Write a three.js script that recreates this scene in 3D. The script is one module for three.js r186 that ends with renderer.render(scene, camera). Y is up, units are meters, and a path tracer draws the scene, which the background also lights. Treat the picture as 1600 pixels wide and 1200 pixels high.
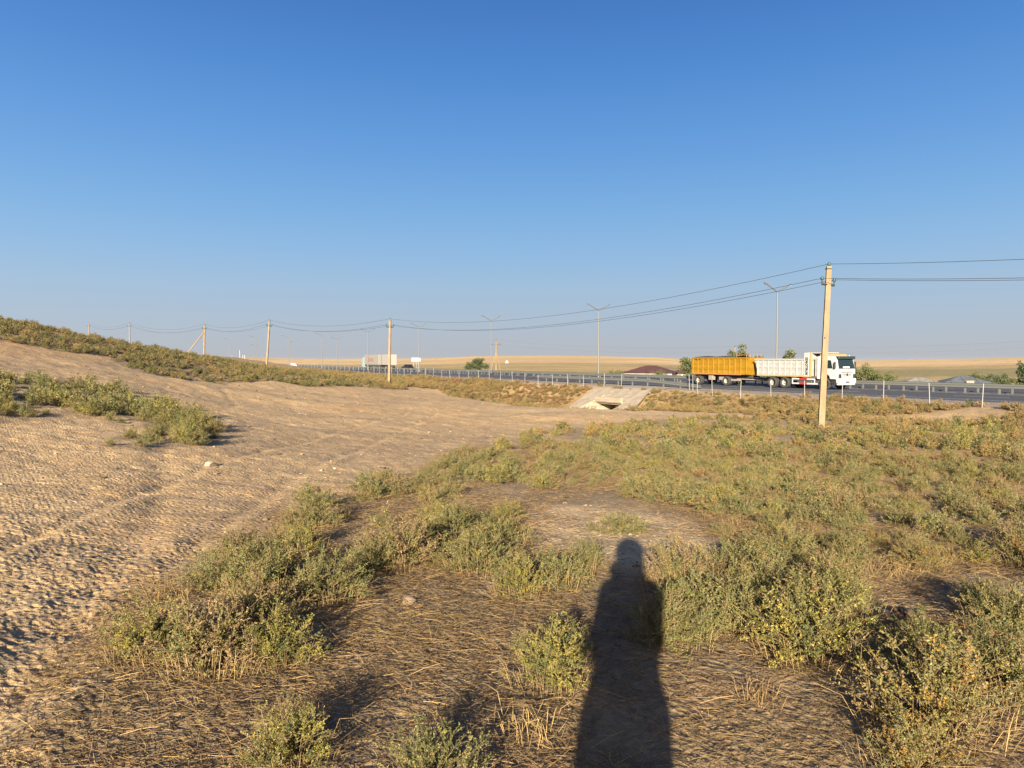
import * as THREE from 'three';
import { mergeGeometries, mergeVertices, toCreasedNormals } from 'three/addons/utils/BufferGeometryUtils.js';
import { RoundedBoxGeometry } from 'three/addons/geometries/RoundedBoxGeometry.js';
import { MarchingCubes } from 'three/addons/objects/MarchingCubes.js';

// ---------- camera, sky, sun, exposure ----------
const scene = new THREE.Scene();
const renderer = new THREE.WebGLRenderer({ antialias: true });
renderer.toneMapping = THREE.LinearToneMapping;
renderer.toneMappingExposure = 3.4;
renderer.shadowMap.enabled = true;
const EYE = 1.62;
const camera = new THREE.PerspectiveCamera(55.0, 4 / 3, 0.02, 20000);
camera.position.set(0, EYE, 0);
camera.rotation.x = -Math.atan(38 / 1153);
scene.add(camera);
// low evening sun behind the photographer, a little to the left
const SUN_EL = 15.5 * Math.PI / 180, SUN_AZ = 9.4 * Math.PI / 180;   // shadows run away from the viewer and slightly right
const sunDir = new THREE.Vector3(-Math.sin(SUN_AZ) * Math.cos(SUN_EL), Math.sin(SUN_EL), Math.cos(SUN_AZ) * Math.cos(SUN_EL));
const sun = new THREE.DirectionalLight(new THREE.Color(1.0, 0.88, 0.7), 5.0);
sun.position.copy(sunDir).multiplyScalar(200);
sun.target.position.set(0, 0, -40);
sun.position.add(sun.target.position);
sun.castShadow = true; sun.shadow.radius = 1;
sun.shadow.mapSize.set(4096, 4096);
Object.assign(sun.shadow.camera, { left: -120, right: 120, top: 120, bottom: -120, near: 1, far: 500 });
scene.add(sun, sun.target);
{ // clear dusty sky: colour by height above the horizon, a little brighter towards the sun
  const W = 1024, H = 512, data = new Float32Array(W * H * 4);
  const lin = (c) => { c /= 255; return c <= 0.04045 ? c / 12.92 : Math.pow((c + 0.055) / 1.055, 2.4); };
  const stops = [[0, 185, 188, 194], [1.2, 183, 190, 199], [3, 176, 193, 210], [5.5, 164, 193, 220], [8, 147, 188, 227], [11, 128, 178, 227], [15, 107, 162, 222], [18, 94, 151, 217], [22, 79, 136, 207], [27, 65, 117, 190], [40, 52, 98, 168], [90, 42, 80, 148]];
  const at = (e, k) => { for (let i = 1; i < stops.length; i++) if (e <= stops[i][0]) { const a = stops[i - 1], b = stops[i], t = (e - a[0]) / (b[0] - a[0]); return lin(a[k] + (b[k] - a[k]) * t); } return lin(stops[stops.length - 1][k]); };
  for (let j = 0; j < H; j++) {
    const el = ((j + 0.5) / H - 0.5) * Math.PI, deg = Math.max(0, el * 180 / Math.PI), base = [at(deg, 1), at(deg, 2), at(deg, 3)];
    for (let i = 0; i < W; i++) {
      const az = ((i + 0.5) / W - 0.5) * 2 * Math.PI;
      const c = Math.cos(az) * Math.cos(el) * sunDir.x + Math.sin(el) * sunDir.y + Math.sin(az) * Math.cos(el) * sunDir.z;
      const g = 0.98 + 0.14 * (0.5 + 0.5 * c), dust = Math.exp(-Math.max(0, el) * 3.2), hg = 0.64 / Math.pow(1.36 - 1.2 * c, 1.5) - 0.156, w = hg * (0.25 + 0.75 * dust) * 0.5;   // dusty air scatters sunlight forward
      const o = (j * W + i) * 4;
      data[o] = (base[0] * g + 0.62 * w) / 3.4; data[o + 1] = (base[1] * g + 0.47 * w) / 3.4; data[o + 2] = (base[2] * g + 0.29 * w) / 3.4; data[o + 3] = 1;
    }
  }
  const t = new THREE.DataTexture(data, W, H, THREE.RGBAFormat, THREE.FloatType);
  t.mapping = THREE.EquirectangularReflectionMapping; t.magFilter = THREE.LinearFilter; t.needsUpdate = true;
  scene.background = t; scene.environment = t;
}

// ---------- small helpers ----------
let seedState = 12345;
const seedTo = (n) => { seedState = (n * 2654435761) >>> 0; };
const rnd = () => { seedState = (seedState + 0x6d2b79f5) | 0; let t = Math.imul(seedState ^ (seedState >>> 15), 1 | seedState); t = (t + Math.imul(t ^ (t >>> 7), 61 | t)) ^ t; return ((t ^ (t >>> 14)) >>> 0) / 4294967296; };
const rr = (a, b) => a + (b - a) * rnd();
const clamp = (x, a, b) => Math.min(b, Math.max(a, x));
const mix = (a, b, t) => a + (b - a) * t;
const sst = (a, b, x) => { const t = clamp((x - a) / (b - a), 0, 1); return t * t * (3 - 2 * t); };
const hash2 = (i, j) => { let h = Math.imul(i | 0, 374761393) + Math.imul(j | 0, 668265263) | 0; h = Math.imul(h ^ (h >>> 13), 1274126177); return ((h ^ (h >>> 16)) >>> 0) / 4294967296; };
function vnoise(x, y) { const i = Math.floor(x), j = Math.floor(y), u = x - i, v = y - j, s = u * u * (3 - 2 * u), t = v * v * (3 - 2 * v); return mix(mix(hash2(i, j), hash2(i + 1, j), s), mix(hash2(i, j + 1), hash2(i + 1, j + 1), s), t); }
const fbm = (x, y, n = 4) => { let a = 0.5, s = 0, t = 0; for (let k = 0; k < n; k++) { s += a * vnoise(x, y); t += a; x = x * 2.03 + 17.3; y = y * 2.03 + 9.1; a *= 0.5; } return s / t; };
const taken = new Map();
const numbered = (n) => { const k = taken.get(n) ?? 0; taken.set(n, k + 1); return k ? n + '_' + String(k).padStart(3, '0') : n; };
function tag(o, label, category, group, kind) { if (label) o.userData.label = label; if (category) o.userData.category = category; if (group) o.userData.group = group; if (kind) o.userData.kind = kind; return o; }
function base(name, x = 0, y = 0, z = 0, turn = 0) { const g = new THREE.Group(); g.name = numbered(name); g.position.set(x, y, z); g.rotation.y = turn; scene.add(g); return g; }
function part(name, geo, mat, parent) { const m = new THREE.Mesh(Array.isArray(geo) ? join(geo) : geo, mat); m.name = parent === scene ? numbered(name) : name; m.castShadow = m.receiveShadow = true; parent.add(m); return m; }
function join(list) { const l = list.map((g) => { const q = g.index ? g.toNonIndexed() : g; for (const k of Object.keys(q.attributes)) if (!['position', 'normal', 'uv'].includes(k)) q.deleteAttribute(k); return q; }); return l.length === 1 ? l[0] : mergeGeometries(l); }
const box = (w, h, d, x = 0, y = 0, z = 0, r = 0) => { const g = r > 0 ? new RoundedBoxGeometry(w, h, d, 2, r) : new THREE.BoxGeometry(w, h, d); return g.translate(x, y, z); };
const cyl = (r1, r2, h, x = 0, y = 0, z = 0, n = 14) => new THREE.CylinderGeometry(r1, r2, h, n).translate(x, y, z);
function rod(a, b, r, n = 8, r2 = r) { const A = new THREE.Vector3(...a), B = new THREE.Vector3(...b), d = B.clone().sub(A), g = new THREE.CylinderGeometry(r2, r, d.length(), n); g.applyQuaternion(new THREE.Quaternion().setFromUnitVectors(new THREE.Vector3(0, 1, 0), d.normalize())); return g.translate((a[0] + b[0]) / 2, (a[1] + b[1]) / 2, (a[2] + b[2]) / 2); }
function prism(pts, depth, bevel = 0) { const s = new THREE.Shape(pts.map((p) => new THREE.Vector2(p[0], p[1]))); const g = new THREE.ExtrudeGeometry(s, { depth: depth - 2 * bevel, bevelEnabled: bevel > 0, bevelSize: bevel, bevelThickness: bevel, bevelSegments: 2, curveSegments: 8 }); return g.translate(0, 0, -depth / 2 + bevel); }
const M = (r, g, b, rough = 0.8, metal = 0, extra = {}) => { const m = new THREE.MeshStandardMaterial({ roughness: rough, metalness: metal, ...extra }); m.color.setRGB(r, g, b); return m; };
function noiseTexture(size, f, srgb) { const d = new Uint8Array(size * size * 4); for (let j = 0; j < size; j++) for (let i = 0; i < size; i++) { const c = f(i / size, j / size, i, j); const o = (j * size + i) * 4; if (typeof c === 'number') d[o] = d[o + 1] = d[o + 2] = clamp(c, 0, 1) * 255; else for (let k = 0; k < 3; k++) d[o + k] = clamp(c[k], 0, 1) * 255; d[o + 3] = 255; } const t = new THREE.DataTexture(d, size, size); t.wrapS = t.wrapT = THREE.RepeatWrapping; t.magFilter = THREE.LinearFilter; if (srgb) t.colorSpace = THREE.SRGBColorSpace; t.needsUpdate = true; return t; }
// noise that repeats every p cells
function pnoise(x, y, p, s = 0) { const i = Math.floor(x), j = Math.floor(y), u = x - i, v = y - j, a = u * u * (3 - 2 * u), b = v * v * (3 - 2 * v), w = (k) => ((k % p) + p) % p; const h = (m, n) => hash2(w(m) + s * 131, w(n) + s * 57); return mix(mix(h(i, j), h(i + 1, j), a), mix(h(i, j + 1), h(i + 1, j + 1), a), b); }
const pfbm = (u, v, p, n = 4, s = 0) => { let a = 0.5, q = 0, t = 0; for (let k = 0; k < n; k++) { q += a * pnoise(u * p, v * p, p, s + k); t += a; p *= 2; a *= 0.55; } return q / t; };

// ---------- the lie of the land ----------
// surveyed spot heights (x, y, z) in metres round the viewer, joined by a thin-plate surface
const spots = [[14.0, -1.576, -33.5], [21.51, -1.821, -31], [22.46, -1.782, -37], [29.14, -2.023, -42], [22.95, -2.096, -42], [16.98, -1.776, -44.5], [10.6, -1.804, -47], [4.34, -1.806, -50], [3.43, -1.662, -44], [0.0, -2.102, -58], [-2.29, -2.043, -66], [6.07, -1.1, -17.5], [3.82, -1.2, -22], [0.0, -1.266, -26], [10.32, -1.0, -17], [4.3, -0.2, -6.2], [2.7, -0.2, -6.2], [-1.67, -0.33, -9.6], [0.82, -0.34, -9.5], [-10.41, -1.632, -75], [-13.99, -1.294, -84], [-13.74, -1.128, -66], [-17.21, -0.746, -62], [-19.25, -0.357, -60], [-22.83, -0.08, -56], [-25.76, 0.543, -54], [-27.06, 1.575, -52], [-29.14, 2.12, -48], [-32.61, 2.843, -47], [-41.63, 4.69, -60], [-37.64, 3.717, -62], [-34.35, 2.822, -66], [-32.52, 1.945, -75], [-31.22, 1.342, -80], [-29.66, 0.371, -90], [-24.72, -0.44, -95], [-19.43, 0.843, -32], [-20.82, 1.23, -30], [-17.17, 0.09, -36], [-13.18, -0.621, -38], [-9.54, -0.25, -22], [-6.59, -1.28, -38], [-5.2, -0.774, -20], [-3.99, -0.355, -11.5], [-6.37, -0.092, -10.5], [-9.71, -0.056, -14], [-7.81, -0.045, -15], [-3.89, -0.022, -5.6], [-4.08, -1.56, -47], [-7.77, -1.586, -56], [-14.57, -0.586, -48],
  [0, 0, 0], [-3, 0, 1], [3, 0, 1], [0, 0.02, 8], [-8, 0.15, 4], [8, 0, 4], [-20, 0.8, 5], [20, -0.4, 5], [0, 0.1, 30], [-40, 2.5, 20], [40, -0.8, 20], [-60, 5, -30], [60, -1.5, -25], [-38.4, 0.32, -115], [-62, 1.2, -150], [-103, 4.0, -200], [-137, 6.2, -240], [-75, 6.3, -62], [-100, 9, -70], [-120, 8, -120], [-90, 4, -130], [-150, 9, -180], [-60, 1.6, -105]];
const plate = (() => {
  const n = spots.length, N = n + 3, A = Array.from({ length: N }, () => new Float64Array(N + 1));
  const K = (d2) => (d2 > 1e-9 ? 0.5 * d2 * Math.log(d2) : 0);
  for (let i = 0; i < n; i++) {
    for (let j = 0; j < n; j++) A[i][j] = K(((spots[i][0] - spots[j][0]) ** 2 + (spots[i][2] - spots[j][2]) ** 2) / 1e4);
    A[i][i] += 0.0006;
    A[i][n] = A[n][i] = 1; A[i][n + 1] = A[n + 1][i] = spots[i][0] / 100; A[i][n + 2] = A[n + 2][i] = spots[i][2] / 100; A[i][N] = spots[i][1];
  }
  for (let c = 0; c < N; c++) {
    let p = c; for (let r = c + 1; r < N; r++) if (Math.abs(A[r][c]) > Math.abs(A[p][c])) p = r;
    [A[c], A[p]] = [A[p], A[c]];
    for (let r = c + 1; r < N; r++) { const f = A[r][c] / A[c][c]; if (f) for (let k = c; k <= N; k++) A[r][k] -= f * A[c][k]; }
  }
  const w = new Float64Array(N);
  for (let r = N - 1; r >= 0; r--) { let s = A[r][N]; for (let k = r + 1; k < N; k++) s -= A[r][k] * w[k]; w[r] = s / A[r][r]; }
  return (x, z) => { let h = w[n] + w[n + 1] * x / 100 + w[n + 2] * z / 100; for (let i = 0; i < n; i++) { const d2 = ((x - spots[i][0]) ** 2 + (z - spots[i][2]) ** 2) / 1e4; if (d2 > 1e-9) h += w[i] * 0.5 * d2 * Math.log(d2); } return h; };
})();
// the highway runs straight past: S along it (towards the viewer's right), D across it from the median, positive on our side
const ROAD_Y = -1.13, RA = [0.4899, 0.8718], RN = [-0.8718, 0.4899], R0 = [28.7, -80];
const roadS = (x, z) => (x - R0[0]) * RA[0] + (z - R0[1]) * RA[1];
const roadD = (x, z) => (x - R0[0]) * RN[0] + (z - R0[1]) * RN[1];
const onRoad = (s, d) => [R0[0] + RA[0] * s + RN[0] * d, R0[1] + RA[1] * s + RN[1] * d];
const ROAD_TURN = Math.atan2(RA[0], RA[1]);   // local +z along the road
const skyline = [[-60, 1.5], [-40, 3], [-25, 6.5], [-14, 1.5], [-7.4, 2.4], [-1.5, 7.3], [3.5, 8], [9.8, 5], [14.6, 0.2], [24.7, -1.0], [31.3, 1.5], [34.7, 3.6], [60, 4]];
function farHeight(x, z, r) {
  const az = Math.atan2(x, -z) * 180 / Math.PI;
  let H = skyline[0][1];
  if (az >= skyline[skyline.length - 1][0]) H = skyline[skyline.length - 1][1];
  else for (let i = 1; i < skyline.length; i++) if (az >= skyline[i - 1][0] && az < skyline[i][0]) { H = mix(skyline[i - 1][1], skyline[i][1], sst(0, 1, (az - skyline[i - 1][0]) / (skyline[i][0] - skyline[i - 1][0]))); break; }
  const t = clamp((r - 140) / 1260, 0, 1);
  let h = mix(-3.0, H + EYE, Math.pow(t, 0.9));
  if (r > 1400) h -= (r - 1400) * 0.012;
  return h + (fbm(x / 90, z / 90, 3) - 0.5) * 1.2 * sst(200, 500, r);
}
function landHeight(x, z) {
  const r = Math.hypot(x, z), D = roadD(x, z), S = roadS(x, z);
  let h;
  const far = r > 255 || D < -14 ? 1 : 0;
  if (D < -13 || r > 430) h = farHeight(x, z, r);
  else { h = plate(x, z); if (r > 255) h = mix(h, farHeight(x, z, r), sst(255, 430, r)); }
  if (D > -60 && D < 60) {
    // gully in front of the culvert
    if (D > 10) {
      const gs = sst(-34, -20, S) * (1 - sst(4, 19, S)), gd = 1 - sst(26.5, 34.5, D);
      h = mix(h, Math.min(h, -3.55 - 0.12 * Math.sin(S * 0.7)), gs * gd);
    }
    const top = ROAD_Y - 0.04;
    if (D > 0) h = mix(top - (D > 13 ? (D - 13) * 0.03 : 0), h, sst(15.6, S > -40 && S < 20 ? 21.5 : 24, D));
    else h = mix(top, h, sst(-16, -27, -(-D)) );
    if (Math.abs(D) < 12.8) h = ROAD_Y - 0.42 + 0.37 * (Math.abs(D) < 1.55 ? 1 : 0);
  }
  return h;
}

// ---------- what grows where ----------
const inside = (poly, x, z) => { let c = false; for (let i = 0, j = poly.length - 1; i < poly.length; j = i++) { const [a, b] = poly[i], [p, q] = poly[j]; if ((b > z) !== (q > z) && x < (p - a) * (z - b) / (q - b) + a) c = !c; } return c; };
const MAIN = [[-1.2, 6], [-1.55, -1], [-1.75, -2.9], [-2.35, -4.2], [-2.6, -6.9], [-2.5, -9.3], [-2.2, -12.8], [-1.7, -18], [-1.5, -22], [-0.2, -25.7], [0.6, -31.8], [3.8, -37.5], [7.5, -39.6], [15.8, -39.2], [27, -39], [70, -34], [70, 6]];
const LEFT = [[-26, -20], [-24, -24], [-19, -29.6], [-16.6, -31], [-11.8, -25.2], [-8.6, -21.4], [-6.6, -16.2], [-6.9, -14.7], [-8.2, -14], [-9.6, -13.4], [-8.6, -11.6], [-14, -9]];
const HILL = [[-80, -20], [-45, -36], [-32.4, -46.8], [-29.2, -48.9], [-28.6, -51.6], [-24, -47.6], [-21.9, -47], [-22.6, -53], [-22.3, -57], [-19.4, -61.8], [-17.2, -61.8], [-15.4, -72], [-10.8, -79.2], [-40, -140], [-160, -300], [-260, -200]];
const BARE = [[1.12, -8.1, 1.1, 2.1, 1], [-0.42, -4.6, 1.05, 1.4, 0.97], [-0.35, -3.3, 1.0, 0.7, 0.97], [1.25, -3.25, 0.8, 0.55, 0.85], [3.95, -5.75, 0.7, 0.6, 0.9], [0.62, -4.4, 0.3, 1.2, 0.95], [0.3, -2.6, 1.0, 0.35, 0.8], [2.0, -13, 1.0, 1.6, 0.6], [4.4, -8.4, 0.5, 0.5, 0.8], [-1.2, -14.5, 0.6, 0.9, 0.5]];
function cover(x, z) {   // how thickly plants stand, 0 to 1
  const wx = x + (fbm(x * 0.9 + 5, z * 0.9, 3) - 0.5) * 1.3, wz = z + (fbm(x * 0.9, z * 0.9 + 31, 3) - 0.5) * 1.3;
  if (inside(MAIN, wx, wz)) {
    let c = 1;
    for (const [bx, bz, ra, rb, k] of BARE) { const e = ((x - bx) / ra) ** 2 + ((z - bz) / rb) ** 2; c *= 1 - k * (1 - sst(0.55, 1.25, e + (fbm(x * 3, z * 3, 2) - 0.5) * 0.7)); }
    if (z < -24 && x < 9) c *= 0.45 + 0.55 * sst(0, 9, x);
    if (x < 1.5 && z < -13 && z > -27) c *= 0.55 + 0.4 * fbm(x * 0.8, z * 0.8, 2);
    return c * (0.2 + 0.95 * sst(0.35, 0.54, fbm(x * 0.6 + 3, z * 0.6, 3)));
  }
  if (inside(LEFT, wx, wz)) return 0.72 * sst(0.43, 0.53, fbm(x * 0.55 + 9, z * 0.4, 3));
  const D = roadD(x, z), S = roadS(x, z);
  if (D > 15.8 && D < 60) { if (D < (S < -30 ? 37 : S < -12 ? 27 : 31)) return 0.9 * sst(15.8, 17.5, D); }
  if (D > 13 && inside(HILL, wx, wz)) return 0.35 + 0.65 * sst(0.3, 0.5, fbm(x * 0.25 + 2, z * 0.25, 3));
  return 0;
}
const strewn = (x, z) => (inside(MAIN, x + (fbm(x * 1.6, z * 1.6, 2) - 0.5) * 0.8 + 0.15, z) ? 1 - (1 - sst(0.75, 1.25, Math.hypot((x - 1.12) / 1.15, (z + 8.1) / 2.2) + (fbm(x * 2, z * 2, 2) - 0.5) * 0.6)) : 0) * (1 - 0.75 * sst(-22, -30, z) * (1 - sst(2, 9, x)));   // where straw and chaff cover the soil
const track = (x, z) => { const cz = x < 17 ? mix(-50, -45.6, clamp((x - 4) / 13, 0, 1)) : mix(-45.6, -43.2, clamp((x - 17) / 9, 0, 1)); return (1 - sst(1.7, 2.7, Math.abs(z - cz) + (fbm(x * 0.6, z * 0.6, 2) - 0.5))) * sst(-2, 3, x) * (1 - sst(22, 34, x)); };
// trampled sand: overlapping hoof marks
function hoof(x, z, cell, seed) {
  const i0 = Math.floor(x / cell), j0 = Math.floor(z / cell); let h = 0;
  for (let i = i0 - 1; i <= i0 + 1; i++) for (let j = j0 - 1; j <= j0 + 1; j++) {
    const a = hash2(i + seed, j - seed); if (a < 0.3) continue;
    const cx = (i + 0.15 + 0.7 * hash2(i * 3 + seed, j)) * cell, cz = (j + 0.15 + 0.7 * hash2(i, j * 5 + seed)) * cell, t = hash2(i + 77, j + seed) * 3.1416, c = Math.cos(t), s = Math.sin(t), dx = x - cx, dz = z - cz;
    const e = Math.sqrt(((dx * c + dz * s) / (0.50 * cell)) ** 2 + ((-dx * s + dz * c) / (0.34 * cell)) ** 2);
    if (e < 1.5) h += (e < 1 ? -(1 - e * e) * (0.4 + 0.6 * a) : 0.32 * a * Math.sin((e - 1) * 2 * Math.PI));
  }
  return h;
}
const PIT = [2.72, -4.72];   // a dug hollow with brown spoil
function relief(x, z, cov) {
  const r = Math.hypot(x, z); let h = 0;
  if (r < 45) {
    const bare = (1 - sst(0.05, 0.5, cov)) * (1 - 0.75 * strewn(x, z)), patch = 0.35 + 0.9 * sst(0.35, 0.7, fbm(x * 0.35 + 11, z * 0.35, 3)), fade = 1 - 0.75 * sst(6, 18, r);
    h += hoof(x, z, 0.062, 7) * 0.0082 * patch * (0.2 + 0.8 * bare) * fade;
    h += hoof(x + 0.4, z - 1.3, 0.098, 23) * 0.0075 * patch * (0.2 + 0.8 * bare);
    h += (fbm(x * 9, z * 9, 3) - 0.5) * 0.018;
  }
  if (r > 7 && r < 110) {   // clods and wheel-broken crust, coarser out where only they can be told apart
    h += (fbm(x * 2.9 + 3, z * 2.9, 2) - 0.5) * 0.045 * sst(7, 26, r) + (fbm(x * 6.1, z * 6.1 + 8, 2) - 0.5) * 0.036 * sst(7, 16, r);
  }
  h += (fbm(x * 1.3, z * 1.3, 3) - 0.5) * 0.085 * sst(0.5, 3, r) + (fbm(x * 0.21 + 40, z * 0.21, 3) - 0.5) * 0.5 * sst(14, 34, r);
  if (x < -1.5 && z < -3 && z > -46) {   // old wheel ruts and a path trodden by sheep across the sand
    const t = -z, c = -3.4 - 0.085 * t - 0.9 * Math.sin(t * 0.11), w = (d, k) => Math.exp(-(d * d) / (k * k)), n = 0.6 + 0.8 * vnoise(t * 0.7, 3);
    h -= 0.028 * n * (w(x - c, 0.13) + w(x - c - 1.65, 0.13)) - 0.014 * n * (w(x - c - 0.26, 0.12) + w(x - c - 1.91, 0.12)); const c2 = -1.9 - 0.34 * t + 0.7 * Math.sin(t * 0.23); h -= 0.03 * w(x - c2, 0.22);
  }
  const e = Math.hypot((x - PIT[0]) / 0.42, (z - PIT[1]) / 0.26);
  if (e < 1.8) h += e < 1 ? -0.2 * (1 - e * e) : 0.035 * Math.sin((e - 1) / 0.8 * Math.PI);
  return h;
}
function groundY(x, z) { const D = roadD(x, z), q = D < 15.6 && D > -16 ? 0.12 : D > 15.6 ? 0.12 + 0.88 * sst(15.6, 17.5, D) : 1; return landHeight(x, z) + relief(x, z, cover(x, z)) * q; }

// ---------- ground ----------
{
  const angs = []; const rows = [];
  for (let a = -46; a < 46; a += 0.135) angs.push(a);
  for (let a = 46; a < 314; a += 3.5) angs.push(a);
  const NA = angs.length;
  for (const r of [0.25, 0.6, 1.0, 1.4, 1.8]) rows.push(r);
  for (let r = 2.1; r < 100; r *= 1.0058) rows.push(r);
  for (let r = 100.5; r < 300; r *= 1.011) rows.push(r);
  for (let r = 300; r < 3400; r *= 1.035) rows.push(r);
  const NR = rows.length, pos = new Float32Array((NA * NR + 1) * 3), col = new Float32Array((NA * NR + 1) * 3), uv = new Float32Array((NA * NR + 1) * 2), uv1 = new Float32Array((NA * NR + 1) * 2);
  const idx = new Uint32Array((NA * (NR - 1) * 2 + NA) * 3); let q = 0;
  const SAND = [0.4, 0.264, 0.119], RED = [0.39, 0.22, 0.082], LITTER = [0.215, 0.148, 0.07], DRY = [0.27, 0.172, 0.064], GRAVEL = [0.25, 0.198, 0.142], PALE = [0.42, 0.292, 0.145], SOIL = [0.075, 0.045, 0.025];
  const put = (o, x, z) => {
    const D = roadD(x, z), S = roadS(x, z), r = Math.hypot(x, z), cov = cover(x, z), lh = landHeight(x, z);
    const qd = D < 15.6 && D > -16 ? 0.12 : D > 15.6 ? 0.12 + 0.88 * sst(15.6, 17.5, D) : 1, y = Math.abs(D) < 12.9 && Math.abs(D) > 1.5 ? lh : lh + relief(x, z, cov) * qd;
    pos[o * 3] = x; pos[o * 3 + 1] = S > -6.35 && S < -1.15 && D > 7.6 && D < 22 && r < 120 ? Math.min(y, -3.78) : y; pos[o * 3 + 2] = z;
    uv[o * 2] = x / 1.7; uv[o * 2 + 1] = z / 1.7; uv1[o * 2] = (x * 0.8 - z * 0.6) / 1.13; uv1[o * 2 + 1] = (x * 0.6 + z * 0.8) / 1.13;
    const n1 = fbm(x * 0.3, z * 0.3, 3), n2 = fbm(x * 2.2 + 7, z * 2.2, 3);
    let c = SAND.slice(); const to = (d, t) => { for (let k = 0; k < 3; k++) c[k] = mix(c[k], d[k], clamp(t, 0, 1)); };
    to(RED, sst(0.8, 3.2, lh) * (x < -12 ? 1 : 0) + 0.35 * sst(0.55, 0.75, n1));
    to([0.27, 0.18, 0.085], 0.55 * sst(0.46, 0.66, fbm(x * 0.13 + 20, z * 0.4, 3)) * (x < 3 && r < 90 ? 1 : 0));   // browner, dung-stained bands
    to(PALE, 0.5 * sst(0.5, 0.7, n2) * (1 - sst(0.1, 0.3, cov)));
    to(LITTER, Math.max(sst(0.1, 0.5, cov) * (r < 70 ? 1 : 0.4), r < 45 ? strewn(x, z) : 0) * (0.6 + 0.6 * n2));
    if (D > 14 && D < 40 && r > 30) to(DRY, sst(0.1, 0.4, cov) * (0.4 + 0.6 * sst(0.4, 0.6, n1)));
    to(PALE, Math.max(track(x, z), 1.0 * (1 - sst(0.75, 1.15, Math.hypot((x - 1.12) / 1.05, (z + 8.1) / 2.1) + (n2 - 0.5) * 0.5))));
    if (D > -16.5 && D < 18) to(GRAVEL, 1 - sst(15.2, 17.2, Math.abs(D) + (n2 - 0.5) * 2.5));
    if (D < -15) {   // harvested fields beyond the highway
      const g = fbm(x / 60 + 3, z / 160, 3), q = x * 0.22 - z + (g - 0.5) * 120, f1 = sst(395, 425, q), f2 = sst(0.5, 0.56, fbm(x / 300 + 1, z / 120 + 4, 2)), f3 = sst(0.5, 0.6, fbm(x / 120 + 9, z / 34, 3));
      c = [0.38, 0.258, 0.088]; to([0.27, 0.2, 0.07], 0.8 * sst(0.45, 0.6, fbm(x / 40, z / 25, 3)) * (1 - f1));   // unmown strip, then stubble
      to([0.57, 0.385, 0.165], f1); to([0.44, 0.288, 0.115], f1 * f2 * 0.85); to([0.5, 0.33, 0.14], f1 * f3 * 0.6);
      if (x > 60) to([0.2, 0.165, 0.05], sst(190, 215, q) * (1 - sst(300, 330, q)) * 0.85);
    }
    const e = Math.hypot((x - PIT[0]) / 0.5, (z - PIT[1]) / 0.32) + (n2 - 0.5) * 0.5; to([0.16, 0.09, 0.045], (1 - sst(0.95, 1.25, e)) * 0.9); to(SOIL, (1 - sst(0.6, 0.95, e)) * 0.8);
    const v = 0.9 + 0.22 * n2; col[o * 3] = c[0] * v; col[o * 3 + 1] = c[1] * v; col[o * 3 + 2] = c[2] * v;
  };
  for (let j = 0; j < NR; j++) for (let i = 0; i < NA; i++) { const a = angs[i] * Math.PI / 180; put(j * NA + i, Math.sin(a) * rows[j], -Math.cos(a) * rows[j]); }
  const mid = NA * NR; put(mid, 0, 0);
  for (let j = 0; j < NR - 1; j++) for (let i = 0; i < NA; i++) { const a = j * NA + i, b = j * NA + (i + 1) % NA, c = a + NA, d = b + NA; idx[q++] = a; idx[q++] = b; idx[q++] = c; idx[q++] = b; idx[q++] = d; idx[q++] = c; }
  for (let i = 0; i < NA; i++) { idx[q++] = mid; idx[q++] = (i + 1) % NA; idx[q++] = i; }
  const g = new THREE.BufferGeometry();
  g.setAttribute('position', new THREE.BufferAttribute(pos, 3)); g.setAttribute('color', new THREE.BufferAttribute(col, 3)); g.setAttribute('uv', new THREE.BufferAttribute(uv, 2)); g.setAttribute('uv1', new THREE.BufferAttribute(uv1, 2));
  g.setIndex(new THREE.BufferAttribute(idx, 1)); g.computeVertexNormals();
  const speck = noiseTexture(1024, (u, v, i, j) => { const a = pfbm(u, v, 24, 5), b = pfbm(u, v, 6, 3, 40), h = hash2(i * 7 + 1, j * 3 + 2), peb = pnoise(u * 170, v * 170, 170, 9); let k = 0.62 + 0.5 * (a - 0.5) + 0.22 * (b - 0.5) + (h - 0.5) * 0.1; if (peb > 0.93) k += 0.18; if (peb < 0.06) k -= 0.16; k = 0.3 + k; return [k, k * 0.985, k * (0.95 + 0.06 * b)]; });
  const pits = (u, v, p) => { const x = u * p, y = v * p, i0 = Math.floor(x), j0 = Math.floor(y), w = (k) => ((k % p) + p) % p; let h = 0; for (let i = i0 - 1; i <= i0 + 1; i++) for (let j = j0 - 1; j <= j0 + 1; j++) { const a = hash2(w(i) + 5, w(j) + 11); if (a < 0.25) continue; const cx = i + 0.2 + 0.6 * hash2(w(i), w(j) + 91), cy = j + 0.2 + 0.6 * hash2(w(i) + 47, w(j)), t = a * 9, c = Math.cos(t), s = Math.sin(t), e = Math.hypot(((x - cx) * c + (y - cy) * s) / 0.62, (-(x - cx) * s + (y - cy) * c) / 0.4); if (e < 1) h = Math.max(h, (1 - e * e) * a); } return h; };
  const grain = noiseTexture(1024, (u, v) => 0.72 - 0.5 * pits(u, v, 17) - 0.22 * pits(u, v, 29) + 0.3 * (0.55 * pfbm(u, v, 20, 5, 3) + 0.3 * pnoise(u * 150, v * 150, 150, 5) + 0.15 * pnoise(u * 300, v * 300, 300, 6)) - 0.15);
  grain.channel = 1;
  const m = new THREE.MeshStandardMaterial({ vertexColors: true, map: speck, bumpMap: grain, bumpScale: 0.03, roughness: 0.95, metalness: 0 });
  m.name = 'dry_earth';
  part('ground', g, m, scene).userData.kind = 'structure';
}

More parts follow.
